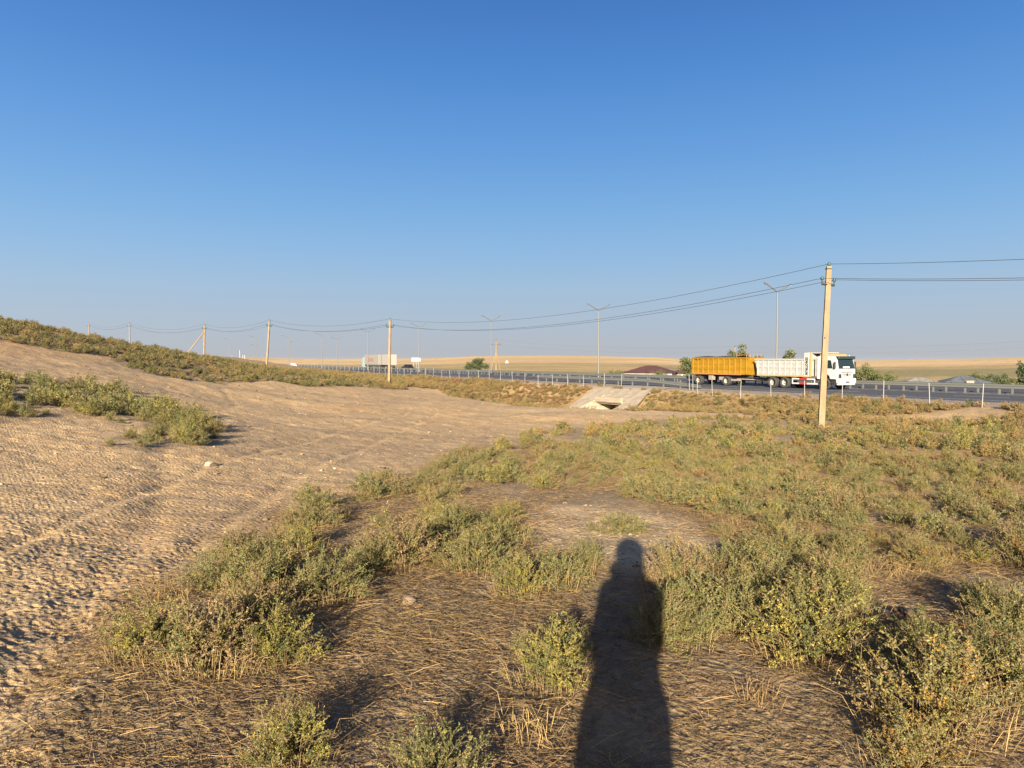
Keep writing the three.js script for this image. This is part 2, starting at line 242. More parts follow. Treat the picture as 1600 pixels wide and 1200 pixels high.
// ---------- highway ----------
const asphaltTex = noiseTexture(512, (u, v, i, j) => { const k = 0.72 + 0.3 * (pfbm(u, v, 8, 4, 70) - 0.5) + (hash2(i, j) - 0.5) * 0.3; return [k, k, k]; });
const asphalt = M(0.055, 0.055, 0.06, 0.85, 0, { map: asphaltTex });
const whitePaint = M(0.6, 0.6, 0.57, 0.7);
const S0 = 75, S1 = -620;
function roadStrip(name, d0, d1, y0, y1, mat, s0 = S0, s1 = S1, parent = scene) {
  const g = new THREE.BufferGeometry(), p = [], n = [], u = []; const c = (s, d, y) => { const [x, z] = onRoad(s, d); return [x, y, z]; };
  const quad = (a, b, e, f, nn) => { for (const v of [a, b, e, a, e, f]) { p.push(...v); n.push(...nn); u.push(roadS(v[0], v[2]) / 4, roadD(v[0], v[2]) / 4); } };
  const A = c(s0, d0, y1), B = c(s0, d1, y1), C = c(s1, d1, y1), E = c(s1, d0, y1), a = c(s0, d0, y0), b = c(s0, d1, y0), cc = c(s1, d1, y0), e = c(s1, d0, y0);
  quad(A, E, C, B, [0, 1, 0]);
  if (y1 - y0 > 0.02) { quad(b, B, C, cc, [RN[0], 0, RN[1]]); quad(a, e, E, A, [-RN[0], 0, -RN[1]]); quad(a, A, B, b, [RA[0], 0, RA[1]]); quad(e, cc, C, E, [-RA[0], 0, -RA[1]]); }
  g.setAttribute('position', new THREE.Float32BufferAttribute(p, 3)); g.setAttribute('normal', new THREE.Float32BufferAttribute(n, 3)); g.setAttribute('uv', new THREE.Float32BufferAttribute(u, 2));
  return part(name, g, mat, parent);
}
{
  const near = roadStrip('carriageway', 1.7, 12.7, ROAD_Y - 0.4, ROAD_Y, asphalt); near.userData.kind = 'structure';
  const far = roadStrip('carriageway', -12.7, -1.7, ROAD_Y - 0.4, ROAD_Y, asphalt); far.userData.kind = 'structure';
  for (const [root, k] of [[near, 1], [far, -1]]) {
    for (const d of [2.25, 11.6]) roadStrip('edge_line', k > 0 ? d : -d - 0.12, k > 0 ? d + 0.12 : -d, ROAD_Y, ROAD_Y + 0.005, whitePaint, S0, S1, root);
    const dash = []; for (let s = S0; s > -260; s -= 12) dash.push(s);
    for (const s of dash) roadStrip('lane_dash', k * 7 - 0.06, k * 7 + 0.06, ROAD_Y, ROAD_Y + 0.005, whitePaint, s, s - 4, root);
  }
}

// ---------- culvert under the highway ----------
const concreteTex = noiseTexture(512, (u, v, i, j) => { const a = pfbm(u, v, 6, 5, 80), b = pfbm(u, v, 30, 3, 90), k = 0.84 + 0.5 * (a - 0.5) + 0.2 * (b - 0.5) + (hash2(i, j) - 0.5) * 0.06; return [k, k * 0.985, k * 0.96]; });
const concreteBump = noiseTexture(256, (u, v) => pfbm(u, v, 12, 4, 50));
const concrete = M(0.34, 0.28, 0.2, 0.9, 0, { map: concreteTex, bumpMap: concreteBump, bumpScale: 0.01 });
const CUL = { s0: -5.8, s1: -1.7, d0: 8, d1: 19.1, floor: -3.75, roof: -2.5 };
const slopeY = (d) => mix(-1.5, -3.6, (d - 16.9) / 5.1);
{
  const c = base('culvert', ...(() => { const [x, z] = onRoad(0, 0); return [x, 0, z]; })(), ROAD_TURN);
  tag(c, 'pale concrete box culvert with sloped apron in the highway bank', 'culvert');
  // local axes: z along the road (S), x = -D
  const slab = (name, s0, s1, d0, d1, t = 0.16, sb0 = s0, sb1 = s1, lift = 0.1) => {
    const P = [[s0, d0], [s1, d0], [sb1, d1], [sb0, d1]], v = [], top = P.map(([s, d]) => [-d, slopeY(d) + lift, s]), bot = top.map(([x, y, z]) => [x, y - t, z]);
    const q = (a, b, e, f) => v.push(...a, ...b, ...e, ...a, ...e, ...f);
    q(top[0], top[3], top[2], top[1]); q(bot[0], bot[1], bot[2], bot[3]); for (let k = 0; k < 4; k++) q(top[k], top[(k + 1) % 4], bot[(k + 1) % 4], bot[k]);
    const g = new THREE.BufferGeometry(); g.setAttribute('position', new THREE.Float32BufferAttribute(v, 3)); g.setAttribute('uv', new THREE.Float32BufferAttribute(Array.from({ length: v.length / 3 }, (_, i) => [v[i * 3] / 3, v[i * 3 + 2] / 3]).flat(), 2)); g.computeVertexNormals();
    return part(name, g, concrete, c);
  };
  slab('apron_panel', -10.1, -6.25, 16.9, 22.2, 0.16, -8.0, -6.25); slab('apron_panel', -1.25, -0.9, 16.9, 22.2, 0.16, -1.2, 2.2); slab('apron_panel', -6.22, -1.28, 16.9, 19.56);
  for (const s of [-6.05, -1.48]) {   // side walls of the mouth with sloping tops
    const pts = s < -3 ? [[18.6, slopeY(18.6) + 0.22], [22.1, slopeY(22.1) + 0.3], [22.1, -4.1], [18.6, -4.1]] : [[18.6, slopeY(18.6) + 0.08], [20.6, slopeY(20.6) - 0.1], [20.6, -4.1], [18.6, -4.1]], g = prism(pts.map(([d, y]) => [-d, y]), 0.3, 0.02).translate(0, 0, s); part('wing_wall', g, concrete, c);
  }
  part('parapet', box(0.35, 0.46, 4.26, -19.75, -2.36, -3.76, 0.03), concrete, c);
  part('lintel', box(0.26, 0.1, 4.26, -19.7, -2.63, -3.76, 0.02), concrete, c);
  part('tunnel_wall', box(10.4, 1.5, 0.3, -13.6, -3.3, CUL.s0 - 0.17), concrete, c); part('tunnel_wall', box(10.4, 1.5, 0.3, -13.6, -3.3, CUL.s1 + 0.17), concrete, c);
  part('tunnel_roof', box(11.1, 0.24, 4.3, -14.0, -2.72, -3.76), concrete, c);
  part('tunnel_floor', box(13.6, 0.2, 4.08, -15.2, -3.62, -3.75), concrete, c);
  part('tunnel_end', box(0.3, 1.5, 4.08, -8.25, -3.3, -3.76), concrete, c);
  // faded black graffiti strokes on the face of the left wing
  const ink = M(0.05, 0.05, 0.05, 0.9); for (const [x, y, w, h] of [[0.2, 0, 0.32, 0.05], [0.32, 0.1, 0.05, 0.25], [0.62, 0.02, 0.05, 0.24], [0.75, 0.1, 0.2, 0.05], [0.95, 0.02, 0.05, 0.26], [1.15, 0.04, 0.24, 0.05], [1.1, -0.08, 0.05, 0.22]]) part('graffiti_stroke', box(w, h, 0.006, -20.9 + x, slopeY(20.9) - 0.1 + y, -5.893), ink, c);
  // the shoulder that is laid over the tunnel
  const n = 14, mN = 18, p = [], uvs = [], id = []; for (let i = 0; i <= n; i++) for (let j = 0; j <= mN; j++) { const d = mix(12.72, 17.2, i / n), s = mix(-7.1, -0.5, j / mN), [x, z] = onRoad(s, d); p.push(x, landHeight(x, z) + 0.012 + (fbm(x * 2, z * 2, 2) - 0.5) * 0.02, z); uvs.push(x / 1.7, z / 1.7); }
  for (let i = 0; i < n; i++) for (let j = 0; j < mN; j++) { const a = i * (mN + 1) + j, b = a + 1, e = a + mN + 1, f = e + 1; id.push(a, b, e, b, f, e); }
  const g = new THREE.BufferGeometry(); g.setAttribute('position', new THREE.Float32BufferAttribute(p, 3)); g.setAttribute('uv', new THREE.Float32BufferAttribute(uvs, 2)); g.setIndex(id); g.computeVertexNormals();
  part('gravel_shoulder', g, M(0.37, 0.31, 0.23, 0.95, 0, { map: asphaltTex }), scene).userData.kind = 'structure';
}

// ---------- guard rails ----------
const galv = M(0.125, 0.128, 0.115, 0.6, 0.25), steelDark = M(0.12, 0.12, 0.12, 0.6, 0.5);
function guardrail(s0, s1, d, face, step, label, ends) {
  const [x, z] = onRoad(0, 0), r = base('guardrail', x, ROAD_Y, z, ROAD_TURN); tag(r, label, 'guardrail');
  const prof = [[0, 0.42], [0.05, 0.46], [0.05, 0.52], [0, 0.565], [0, 0.605], [0.05, 0.65], [0.05, 0.71], [0, 0.75]], len = 8, X = -d;
  const beam = (a, b, ya, yb) => { const v = [], t = 0.006; const P = (k, s, o) => [X - face * (prof[k][0] + o), prof[k][1] + (s === a ? ya : yb), s]; for (let k = 0; k < prof.length - 1; k++) for (const o of [0, -t]) { const q = [P(k, a, o), P(k + 1, a, o), P(k + 1, b, o), P(k, b, o)]; v.push(...q[0], ...q[1], ...q[2], ...q[0], ...q[2], ...q[3]); } const g = new THREE.BufferGeometry(); g.setAttribute('position', new THREE.Float32BufferAttribute(v, 3)); g.computeVertexNormals(); return g; };
  for (let s = s0; s > s1; s -= len) { const e = Math.max(s1, s - len + 0.02); part('rail_beam', beam(s, e, ends && s === s0 ? -0.42 : 0, 0), galv, r); }
  const post = box(0.1, 1.1, 0.14, 0, 0.18, 0); let k = 0; const rest = [];
  for (let s = s0 - (ends ? 3 : 1); s > s1; s -= step) { if (k++ < 130) { const m = part('post', post, galv, r); m.position.set(X + face * 0.09, 0, s); } else rest.push(post.clone().translate(X + face * 0.09, 0, s)); }
  if (rest.length) part('far_posts', rest, galv, r).userData.kind = 'stuff';
}
guardrail(62, -600, 1.05, 1, 2.7, 'long steel guardrail along the highway median on the dump truck side');
guardrail(62, -600, -1.05, -1, 2.7, 'long steel guardrail along the median behind the first rail');
guardrail(3.2, -27, 14.0, 1, 2.5, 'short steel guardrail on the near shoulder above the culvert', true);

// ---------- white posts along the foot of the bank ----------
{
  const postMat = M(0.26, 0.25, 0.23, 0.5); let first; seedTo(31);
  const g = mergeGeometries([cyl(0.023, 0.023, 1.75, 0, 0.62, 0, 8), new THREE.SphereGeometry(0.023, 8, 4).translate(0, 1.495, 0)].map((q) => q.toNonIndexed()));
  const list = []; for (let s = 33.7; s > 6; s -= 3.25) list.push([s, 17]); list.push([5.4, 16.6], [4.1, 15.9], [2.9, 15.2], [-6.3, 16.2], [-9.2, 16.3]); for (let s = -12; s > -230; s -= 3.25) list.push([s, 17]);
  for (const [s, d] of list) {
    const [x, z] = onRoad(s, d), m = part('fence_post', g, postMat, scene), near = s > -12 && s < 6;
    m.position.set(x, groundY(x, z) - 0.02, z); m.rotation.set(rr(-0.05, 0.05), 0, rr(-0.06, 0.06));
    tag(m, near ? 'slim white fence post set back on the bank beside the culvert' : s > 6 ? 'slim white fence post on the bank below the dump truck' : 'slim white fence post along the highway beyond the culvert', 'fence post', near ? 'white posts beside the culvert' : s > 6 ? 'white posts below the truck' : 'white posts beyond the culvert');
  }
}

// ---------- power line ----------
const poleConcrete = M(0.23, 0.165, 0.092, 0.85, 0, { map: concreteTex, bumpMap: concreteBump, bumpScale: 0.006 }), glassGreen = M(0.02, 0.075, 0.07, 0.3), iron = M(0.07, 0.06, 0.055, 0.7, 0.6);
const poleSpots = [[42, 12, -0.9, 'tall', 0, 'out'], [14.15, -33.7, null, '', 0.035], [-14.0, -84, null, '', 0.02], [-38.6, -116, null, '', 0.075], [-62.6, -150, null, '', 0.03], [-103.5, -200, null, '', 0], [-138, -241, null, '', 0]];
const poleLabels = ['concrete utility pole standing beyond the weeds', 'tall leaning concrete utility pole in front of the dump truck', 'concrete utility pole standing between the sand and the highway posts', 'leaning concrete utility pole rising from the bushy slope', 'concrete utility pole with a slanting brace on the hillside', 'far concrete utility pole showing above the hill, next beyond the braced one', 'farthest concrete utility pole showing above the hill crest'];
function insulator(parent, x, y, z) { const pts = [[0, 0], [0.03, 0], [0.075, 0.02], [0.075, 0.045], [0.045, 0.06], [0.065, 0.075], [0.06, 0.11], [0.03, 0.14], [0, 0.145]].map((p) => new THREE.Vector2(...p)); const m = part('insulator', new THREE.LatheGeometry(pts, 12), glassGreen, parent); m.position.set(x, y, z); m.scale.setScalar(1.1); return m; }
const heads = [];
{
  const n = 10, H = 7.46;
  const shaft = (() => { // tapered, with hollowed sides
    const sec = [[-0.5, -0.42], [0.5, -0.42], [0.42, -0.2], [0.42, 0.2], [0.5, 0.42], [-0.5, 0.42], [-0.42, 0.2], [-0.42, -0.2]], v = [], u = [], ring = (y, w) => sec.map(([a, b]) => [a * w, y, b * w]), A = ring(-0.9, 0.275), B = ring(H, 0.205);
    for (let k = 0; k < 8; k++) { const j = (k + 1) % 8; v.push(...A[k], ...B[k], ...B[j], ...A[k], ...B[j], ...A[j]); u.push(k * 0.3, 0, k * 0.3, 3, k * 0.3 + 0.3, 3, k * 0.3, 0, k * 0.3 + 0.3, 3, k * 0.3 + 0.3, 0); }
    for (let k = 1; k < 7; k++) { v.push(...B[0], ...B[k + 1], ...B[k]); u.push(0, 0, 0.1, 0.1, 0.1, 0); }
    const g = new THREE.BufferGeometry(); g.setAttribute('position', new THREE.Float32BufferAttribute(v, 3)); g.setAttribute('uv', new THREE.Float32BufferAttribute(u, 2)); g.computeVertexNormals(); return g;
  })();
  poleSpots.forEach(([x, z, yy, , lean], i) => {
    const y = yy ?? landHeight(x, z), p = base('utility_pole', x, y, z, 0); tag(p, poleLabels[i], 'utility pole');
    p.rotation.set(0, 0, -lean); 
    part('shaft', shaft, poleConcrete, p).rotation.y = -0.16; part('top_band', box(0.24, 0.05, 0.22, 0, H - 0.12, 0), iron, p);
    const a = ROAD_TURN, ax = Math.cos(a), az = -Math.sin(a);   // arm lies across the line
    const arm = part('crossarm', [rod([-0.42 * ax, 6.62, -0.42 * az], [0.42 * ax, 6.62, 0.42 * az], 0.05, 6), rod([-0.42 * ax, 6.6, -0.42 * az], [-0.42 * ax, 6.82, -0.42 * az], 0.03, 6), rod([0.42 * ax, 6.6, 0.42 * az], [0.42 * ax, 6.82, 0.42 * az], 0.03, 6)], iron, p);
    insulator(p, -0.42 * ax, 6.8, -0.42 * az); insulator(p, 0.42 * ax, 6.8, 0.42 * az); insulator(p, 0, H + 0.02, 0);
    if (i === 4) { const b = rod([-5.2, -1.2, 0.6], [-0.12, 5.9, 0.1], 0.13, 8); part('brace', b, poleConcrete, p); }
    if (i === 1) part('step_hole', box(0.05, 0.08, 0.012, -0.07, 4.2, 0.1), iron, p);
    p.updateMatrixWorld(true); heads.push([[0, H + 0.1, 0], [-0.42 * ax, 6.88, -0.42 * az], [0.42 * ax, 6.88, 0.42 * az]].map((q) => new THREE.Vector3(...q).applyMatrix4(p.matrixWorld)));
  });
  const wireMat = M(0.05, 0.05, 0.055, 0.6, 0.4), between = ['from the tall leaning pole out past the weeds', 'between the tall leaning pole and the pole by the highway posts', 'between the pole by the highway posts and the leaning slope pole', 'between the leaning slope pole and the braced pole', 'between the braced pole and the far hill pole', 'between the two farthest hill poles'];
  for (let i = 0; i + 1 < heads.length; i++) for (let k = 0; k < 3; k++) {
    const A = heads[i][k], B = heads[i + 1][k], pts = [], sag = A.distanceTo(B) * (i === 0 ? 0.03 : 0.0225) * (k ? 1.04 : 1);
    for (let q = 0; q <= 24; q++) { const t = q / 24; pts.push(A.clone().lerp(B, t).add(new THREE.Vector3(0, -4 * sag * t * (1 - t), 0))); }
    const w = part('overhead_wire', new THREE.TubeGeometry(new THREE.CatmullRomCurve3(pts), 48, i < 2 ? 0.011 : 0.014, 5), wireMat, scene);
    tag(w, (k === 0 ? 'top' : 'lower') + ' overhead wire ' + between[i], 'wire', k ? 'lower wires ' + between[i] : null);
  }
}

// ---------- street lamps ----------
{
  const pole = M(0.13, 0.13, 0.12, 0.6, 0.25), head = M(0.06, 0.06, 0.065, 0.5, 0.2), lens = M(0.5, 0.5, 0.48, 0.3);
  const make = (two) => {
    const g = base('street_lamp'), H = 10.1;
    part('pole', [cyl(0.07, 0.12, H, 0, H / 2, 0, 10), cyl(0.14, 0.16, 0.5, 0, 0.25, 0, 10)], pole, g);
    for (const k of two ? [-1, 1] : [-1]) {
      const c = two ? new THREE.LineCurve3(new THREE.Vector3(0, H - 0.1, 0), new THREE.Vector3(k * 1.6, H + 0.66, 0)) : new THREE.CatmullRomCurve3([[0, H - 0.4, 0], [k * 0.3, H + 0.25, 0], [k * 0.9, H + 0.62, 0], [k * 1.9, H + 0.85, 0]].map((p) => new THREE.Vector3(...p)));
      const e = c.getPoint(1), arm = part('arm', new THREE.TubeGeometry(c, 10, 0.07, 6), pole, g);
      const h = part('lamp_head', new THREE.SphereGeometry(0.5, 12, 8).scale(0.62, 0.12, 0.28), head, g); h.position.set(e.x + k * 0.25, e.y + 0.08, 0); h.rotation.z = k * (two ? 0.42 : 0.15);
      part('lens', box(0.38, 0.02, 0.2, 0, -0.055, 0, 0.008), lens, h);
    }
    return g;
  };
  const two = make(true), one = make(false); let nt = 0, no = 0;
  const put = (src, k, x, y, z, h, label, group) => { const g = k ? src.clone() : src; if (k) { g.name = numbered('street_lamp'); scene.add(g); } g.position.set(x, y, z); g.rotation.y = ROAD_TURN; g.scale.setScalar(h / 10.1); tag(g, label, 'street lamp', group); return g; };
  const med = [[28.7, -80, 'two armed street lamp rising from the median behind the dump truck'], [12.9, -110, 'two armed street lamp on the median beside the red roofed house'], [-3.9, -138.5, 'two armed street lamp on the median near the warning sign'], [-20.9, -166, 'two armed street lamp on the median near the white billboard'], [-38.3, -196, 'two armed street lamp on the median in front of the long lorry'], [-56, -236, 'two armed street lamp on the median beyond the long lorry'], [-84, -284, 'distant two armed street lamp on the median'], [-122, -350, 'distant two armed street lamp on the median']];
  med.forEach(([x, z, l], i) => put(two, nt++, x, ROAD_Y - 0.05, z, i > 4 ? 9.4 : 10.2, l, i > 5 ? 'distant median lamps' : null));
  for (const [x, z, h] of [[-47.6, -185, 8.7], [-66, -218, 9.2], [-90, -260, 10.2], [-120, -314, 10.8]]) put(one, no++, x, Math.min(ROAD_Y, landHeight(x, z)), z, h, 'single armed street lamp with a hooked arm beyond the sandy hillside', 'hooked lamps beside the highway');
}

// ---------- plants ----------
class Mesher {   // collects coloured triangles
  constructor() { this.p = []; this.n = []; this.c = []; this.i = []; }
  vert(x, y, z, nx, ny, nz, c) { this.p.push(x, y, z); this.n.push(nx, ny, nz); this.c.push(c[0], c[1], c[2]); return this.p.length / 3 - 1; }
  leaf(x, y, z, d, side, L, W, c) {   // a pointed blade along d, its face set by side
    const nx = d[1] * side[2] - d[2] * side[1], ny = d[2] * side[0] - d[0] * side[2], nz = d[0] * side[1] - d[1] * side[0], f = 0.12 * L;
    const a = this.vert(x, y, z, nx, ny, nz, c), m = [x + d[0] * L * 0.45 + nx * f, y + d[1] * L * 0.45 + ny * f, z + d[2] * L * 0.45 + nz * f];
    const b = this.vert(m[0] + side[0] * W, m[1] + side[1] * W, m[2] + side[2] * W, nx + side[0] * 0.3, ny + side[1] * 0.3, nz + side[2] * 0.3, c), e = this.vert(m[0] - side[0] * W, m[1] - side[1] * W, m[2] - side[2] * W, nx - side[0] * 0.3, ny - side[1] * 0.3, nz - side[2] * 0.3, c), t = this.vert(x + d[0] * L, y + d[1] * L, z + d[2] * L, nx, ny, nz, c);
    this.i.push(a, e, b, b, e, t);
  }
  stick(pts, r0, r1, c) {   // three-sided tapering tube
    const n = pts.length, ring = [];
    for (let k = 0; k < n; k++) {
      const a = pts[Math.max(0, k - 1)], b = pts[Math.min(n - 1, k + 1)]; let d = norm([b[0] - a[0], b[1] - a[1], b[2] - a[2]]);
      const u = norm(Math.abs(d[1]) < 0.9 ? [d[2], 0, -d[0]] : [1, 0, 0]), v = [d[1] * u[2] - d[2] * u[1], d[2] * u[0] - d[0] * u[2], d[0] * u[1] - d[1] * u[0]], r = mix(r0, r1, k / (n - 1)), q = [];
      for (let s = 0; s < 3; s++) { const t = s * 2.0944, cs = Math.cos(t), sn = Math.sin(t), N = [u[0] * cs + v[0] * sn, u[1] * cs + v[1] * sn, u[2] * cs + v[2] * sn]; q.push(this.vert(pts[k][0] + N[0] * r, pts[k][1] + N[1] * r, pts[k][2] + N[2] * r, ...N, c)); }
      ring.push(q);
    }
    for (let k = 0; k < n - 1; k++) for (let s = 0; s < 3; s++) { const a = ring[k][s], b = ring[k][(s + 1) % 3], e = ring[k + 1][s], f = ring[k + 1][(s + 1) % 3]; this.i.push(a, b, e, b, f, e); }
  }
  build() { const g = new THREE.BufferGeometry(); g.setAttribute('position', new THREE.Float32BufferAttribute(this.p, 3)); g.setAttribute('normal', new THREE.Float32BufferAttribute(this.n, 3)); g.setAttribute('color', new THREE.Float32BufferAttribute(this.c, 3)); g.setIndex(this.i); return g; }
}
function norm(v) { const l = Math.hypot(...v) || 1; return [v[0] / l, v[1] / l, v[2] / l]; }
const rdir = () => { const u = rr(-1, 1), t = rr(0, 6.2832), s = Math.sqrt(1 - u * u); return [s * Math.cos(t), u, s * Math.sin(t)]; };
const sideOf = (d) => { const q = rdir(), k = q[0] * d[0] + q[1] * d[1] + q[2] * d[2]; return norm([q[0] - k * d[0], q[1] - k * d[1], q[2] - k * d[2]]); };
const tint = (c, v) => { const k = rr(1 - v, 1 + v); return [c[0] * k * rr(0.94, 1.06), c[1] * k, c[2] * k * rr(0.9, 1.1)]; };
const plantMat = new THREE.MeshStandardMaterial({ vertexColors: true, roughness: 0.75 }); plantMat.name = 'leaf'; plantMat.color.setRGB(1, 1, 1);
const strawMat = new THREE.MeshStandardMaterial({ vertexColors: true, roughness: 0.7 }); strawMat.name = 'straw';
const C = { grey: [0.126, 0.121, 0.038], green: [0.076, 0.083, 0.019], olive: [0.138, 0.118, 0.027], yellow: [0.178, 0.154, 0.022], gold: [0.175, 0.103, 0.016], tan: [0.17, 0.113, 0.047], straw: [0.3, 0.2, 0.077], brown: [0.1, 0.057, 0.023], rust: [0.13, 0.065, 0.023], dark: [0.046, 0.052, 0.015], wood: [0.12, 0.08, 0.038] };
// a many-stemmed bush about R wide and H tall, standing on its base
function makeBush(seed, o) {
  seedTo(seed);
  const leaves = new Mesher(), stems = new Mesher(), straw = new Mesher(), lob = Array.from({ length: 7 }, () => [rr(0, 6.28), rr(0.72, 1.15)]);
  const reach = (a) => { let s = 0, w = 0; for (const [b, k] of lob) { const q = Math.exp(3.2 * Math.cos(a - b)); s += q * k; w += q; } return s / w; };
  const pick = (l) => { let t = rnd(); for (const [c, w] of l) { if (t < w) return c; t -= w; } return l[0][0]; };
  for (let k = 0; k < o.stems; k++) {
    const a = rr(0, 6.2832), th = Math.acos(1 - rnd() * (o.flat ?? 0.85)), out = o.R * reach(a) * rr(0.62, 1.12), up = o.H * rr(0.7, 1.12) * (0.55 + 0.45 * reach(a + 2));
    const b0 = o.R * 0.3 * Math.sqrt(rnd()), ba = rr(0, 6.28), bx = Math.cos(ba) * b0, bz = Math.sin(ba) * b0, tx = Math.cos(a) * Math.sin(th) * out, tz = Math.sin(a) * Math.sin(th) * out, ty = Math.cos(th) * up * 0.92 + 0.06 * o.H;
    const mid = [bx + (tx - bx) * 0.42 + rr(-0.02, 0.02), ty * 0.58 + 0.02, bz + (tz - bz) * 0.42 + rr(-0.02, 0.02)], pts = []; const at = (t) => { const i = 1 - t; return [i * i * bx + 2 * i * t * mid[0] + t * t * tx, 2 * i * t * mid[1] + t * t * ty, i * i * bz + 2 * i * t * mid[2] + t * t * tz]; };
    for (let q = 0; q <= o.seg; q++) pts.push(at(q / o.seg));
    pts[0][1] = -0.03;
    stems.stick(pts, o.thick ?? 0.004, 0.0012, tint(rnd() < 0.6 ? C.wood : C.tan, 0.25));
    const hue0 = pick(o.palette), hw = rr(0.75, 1.3), hue = [hue0[0] * hw * rr(0.9, 1.15), hue0[1] * hw, hue0[2] * hw], dry = rnd() < o.tips, bareStalk = rnd() < 0.09;
    for (let w = 0; w < o.twigs; w++) {
      const t = rr(o.from ?? 0.3, 1), p = at(t), q = at(Math.min(1, t + 0.05)), d0 = norm([q[0] - p[0] + 1e-4, q[1] - p[1] + 1e-4, q[2] - p[2]]), rd = rdir(), d = norm([d0[0] * 0.7 + rd[0], d0[1] * 0.7 + rd[1] + 0.5, d0[2] * 0.7 + rd[2]]), L = o.twigL * rr(0.6, 1.3), e = [p[0] + d[0] * L, Math.max(0.01, p[1] + d[1] * L), p[2] + d[2] * L];
      if (o.twigStick) stems.stick([p, e], 0.0016, 0.0008, tint(hue0 === C.tan || hue0 === C.straw ? C.tan : C.olive, 0.2));
      if (bareStalk) continue;
      for (let f = 0; f < o.leaves; f++) {
        const u = (f + rnd()) / o.leaves, ld = rdir(), dd = norm([d[0] * 0.5 + ld[0], d[1] * 0.5 + ld[1] + 0.1, d[2] * 0.5 + ld[2]]), c = dry && t > 0.72 && rnd() < 0.8 ? C.tan : rnd() < 0.025 ? C.straw : hue;
        leaves.leaf(p[0] + (e[0] - p[0]) * u, Math.max(0.005, p[1] + (e[1] - p[1]) * u), p[2] + (e[2] - p[2]) * u, dd, sideOf(dd), o.leafL * rr(0.6, 1.3), o.leafW * rr(0.7, 1.2), tint(c, 0.2));
      }
    }
  }
  for (let k = 0; k < o.straw; k++) {
    const a = rr(0, 6.28), r0 = o.R * 0.75 * Math.sqrt(rnd()), L = rr(0.1, 0.3) * (o.strawL ?? 1), lean = rr(0.1, 0.7), b = a + rr(-0.6, 0.6), x = Math.cos(a) * r0, z = Math.sin(a) * r0;
    straw.stick([[x, -0.02, z], [x + Math.cos(b) * L * lean * 0.5, L * 0.6, z + Math.sin(b) * L * lean * 0.5], [x + Math.cos(b) * L * lean, L * (1 - lean * 0.4), z + Math.sin(b) * L * lean]], 0.0022, 0.001, tint(rnd() < 0.7 ? C.straw : C.tan, 0.25));
  }
  return { leaves: leaves.build(), stems: stems.build(), straw: o.straw ? straw.build() : null };
}
const palettes = {
  grey: [[C.grey, 0.62], [C.green, 0.2], [C.olive, 0.18]], leafy: [[C.green, 0.5], [C.grey, 0.3], [C.olive, 0.2]], yellow: [[C.olive, 0.4], [C.yellow, 0.38], [C.green, 0.22]], topped: [[C.grey, 0.4], [C.olive, 0.3], [C.tan, 0.3]],
  gold: [[C.olive, 0.35], [C.gold, 0.35], [C.grey, 0.3]], dry: [[C.tan, 0.45], [C.gold, 0.2], [C.olive, 0.2], [C.brown, 0.15]], rust: [[C.rust, 0.4], [C.brown, 0.35], [C.tan, 0.25]], hill: [[C.dark, 0.4], [C.green, 0.3], [C.olive, 0.3]],
};
const LOD = { near: { stems: 84, seg: 4, twigs: 11, leaves: 13, twigL: 0.062, twigStick: true, leafL: 0.0145, leafW: 0.0037, straw: 110 }, mid: { stems: 56, seg: 3, twigs: 9, leaves: 10, twigL: 0.07, leafL: 0.022, leafW: 0.006, straw: 30 }, far: { stems: 34, seg: 2, twigs: 6, leaves: 6, twigL: 0.09, leafL: 0.044, leafW: 0.0115, straw: 0 } };
const protos = {};
for (const lod of ['near', 'mid', 'far']) {
  const add = (kind, n, pal, extra) => { protos[lod + kind] = Array.from({ length: n }, (_, k) => makeBush(100 + kind.length * 71 + k * 13 + lod.length * 7 + pal.length, { R: 0.42, H: 0.5, palette: palettes[pal], tips: 0.15, ...LOD[lod], ...extra })); };
  const two = lod === 'near' ? 3 : 2;
  add('grey', two, 'grey', { tips: 0.25 }); add('leafy', two, 'leafy', { H: 0.55 }); add('yellow', 2, 'yellow', { R: 0.36, H: 0.5 }); add('topped', two, 'topped', { tips: 0.7, H: 0.52 });
  add('low', 2, 'grey', { R: 0.5, H: 0.3, flat: 1, tips: 0.05 }); add('gold', 1, 'gold', { tips: 0.4 });
  if (lod !== 'near') { add('dry', 2, 'dry', { tips: 0.5, H: 0.45 }); add('rust', 1, 'rust', { tips: 0.2, H: 0.4 }); add('hill', 2, 'hill', { H: 0.6, tips: 0.1 }); }
}
const kindWords = { grey: 'grey green', leafy: 'dark green leafy', yellow: 'yellow green', topped: 'olive green tan topped', low: 'low spreading grey green', gold: 'golden and olive', dry: 'dry straw coloured', rust: 'rusty brown', hill: 'deep olive green' };
const shrubRoots = new Map();
function placeShrub(kind, lod, v, x, z, scale, turn, label, group, sy = 1) {
  const key = lod + kind, list = protos[key], k = v % list.length, id = key + k;
  let root;
  if (!shrubRoots.has(id)) {
    root = base('shrub'); const f = part('foliage', list[k].leaves, plantMat, root); part('stems', list[k].stems, plantMat, root); if (list[k].straw) part('dry_stems', list[k].straw, strawMat, root).userData.kind = 'stuff'; shrubRoots.set(id, root);
  } else { root = shrubRoots.get(id).clone(); root.name = numbered('shrub'); scene.add(root); }
  root.position.set(x, groundY(x, z) - 0.015, z); root.rotation.y = turn; root.scale.set(scale, scale * sy * 0.86, scale);
  root.userData = { label, category: 'shrub' }; if (group) root.userData.group = group;
  return root;
}
const planted = [];   // [x, z, radius] of the shrubs placed by hand
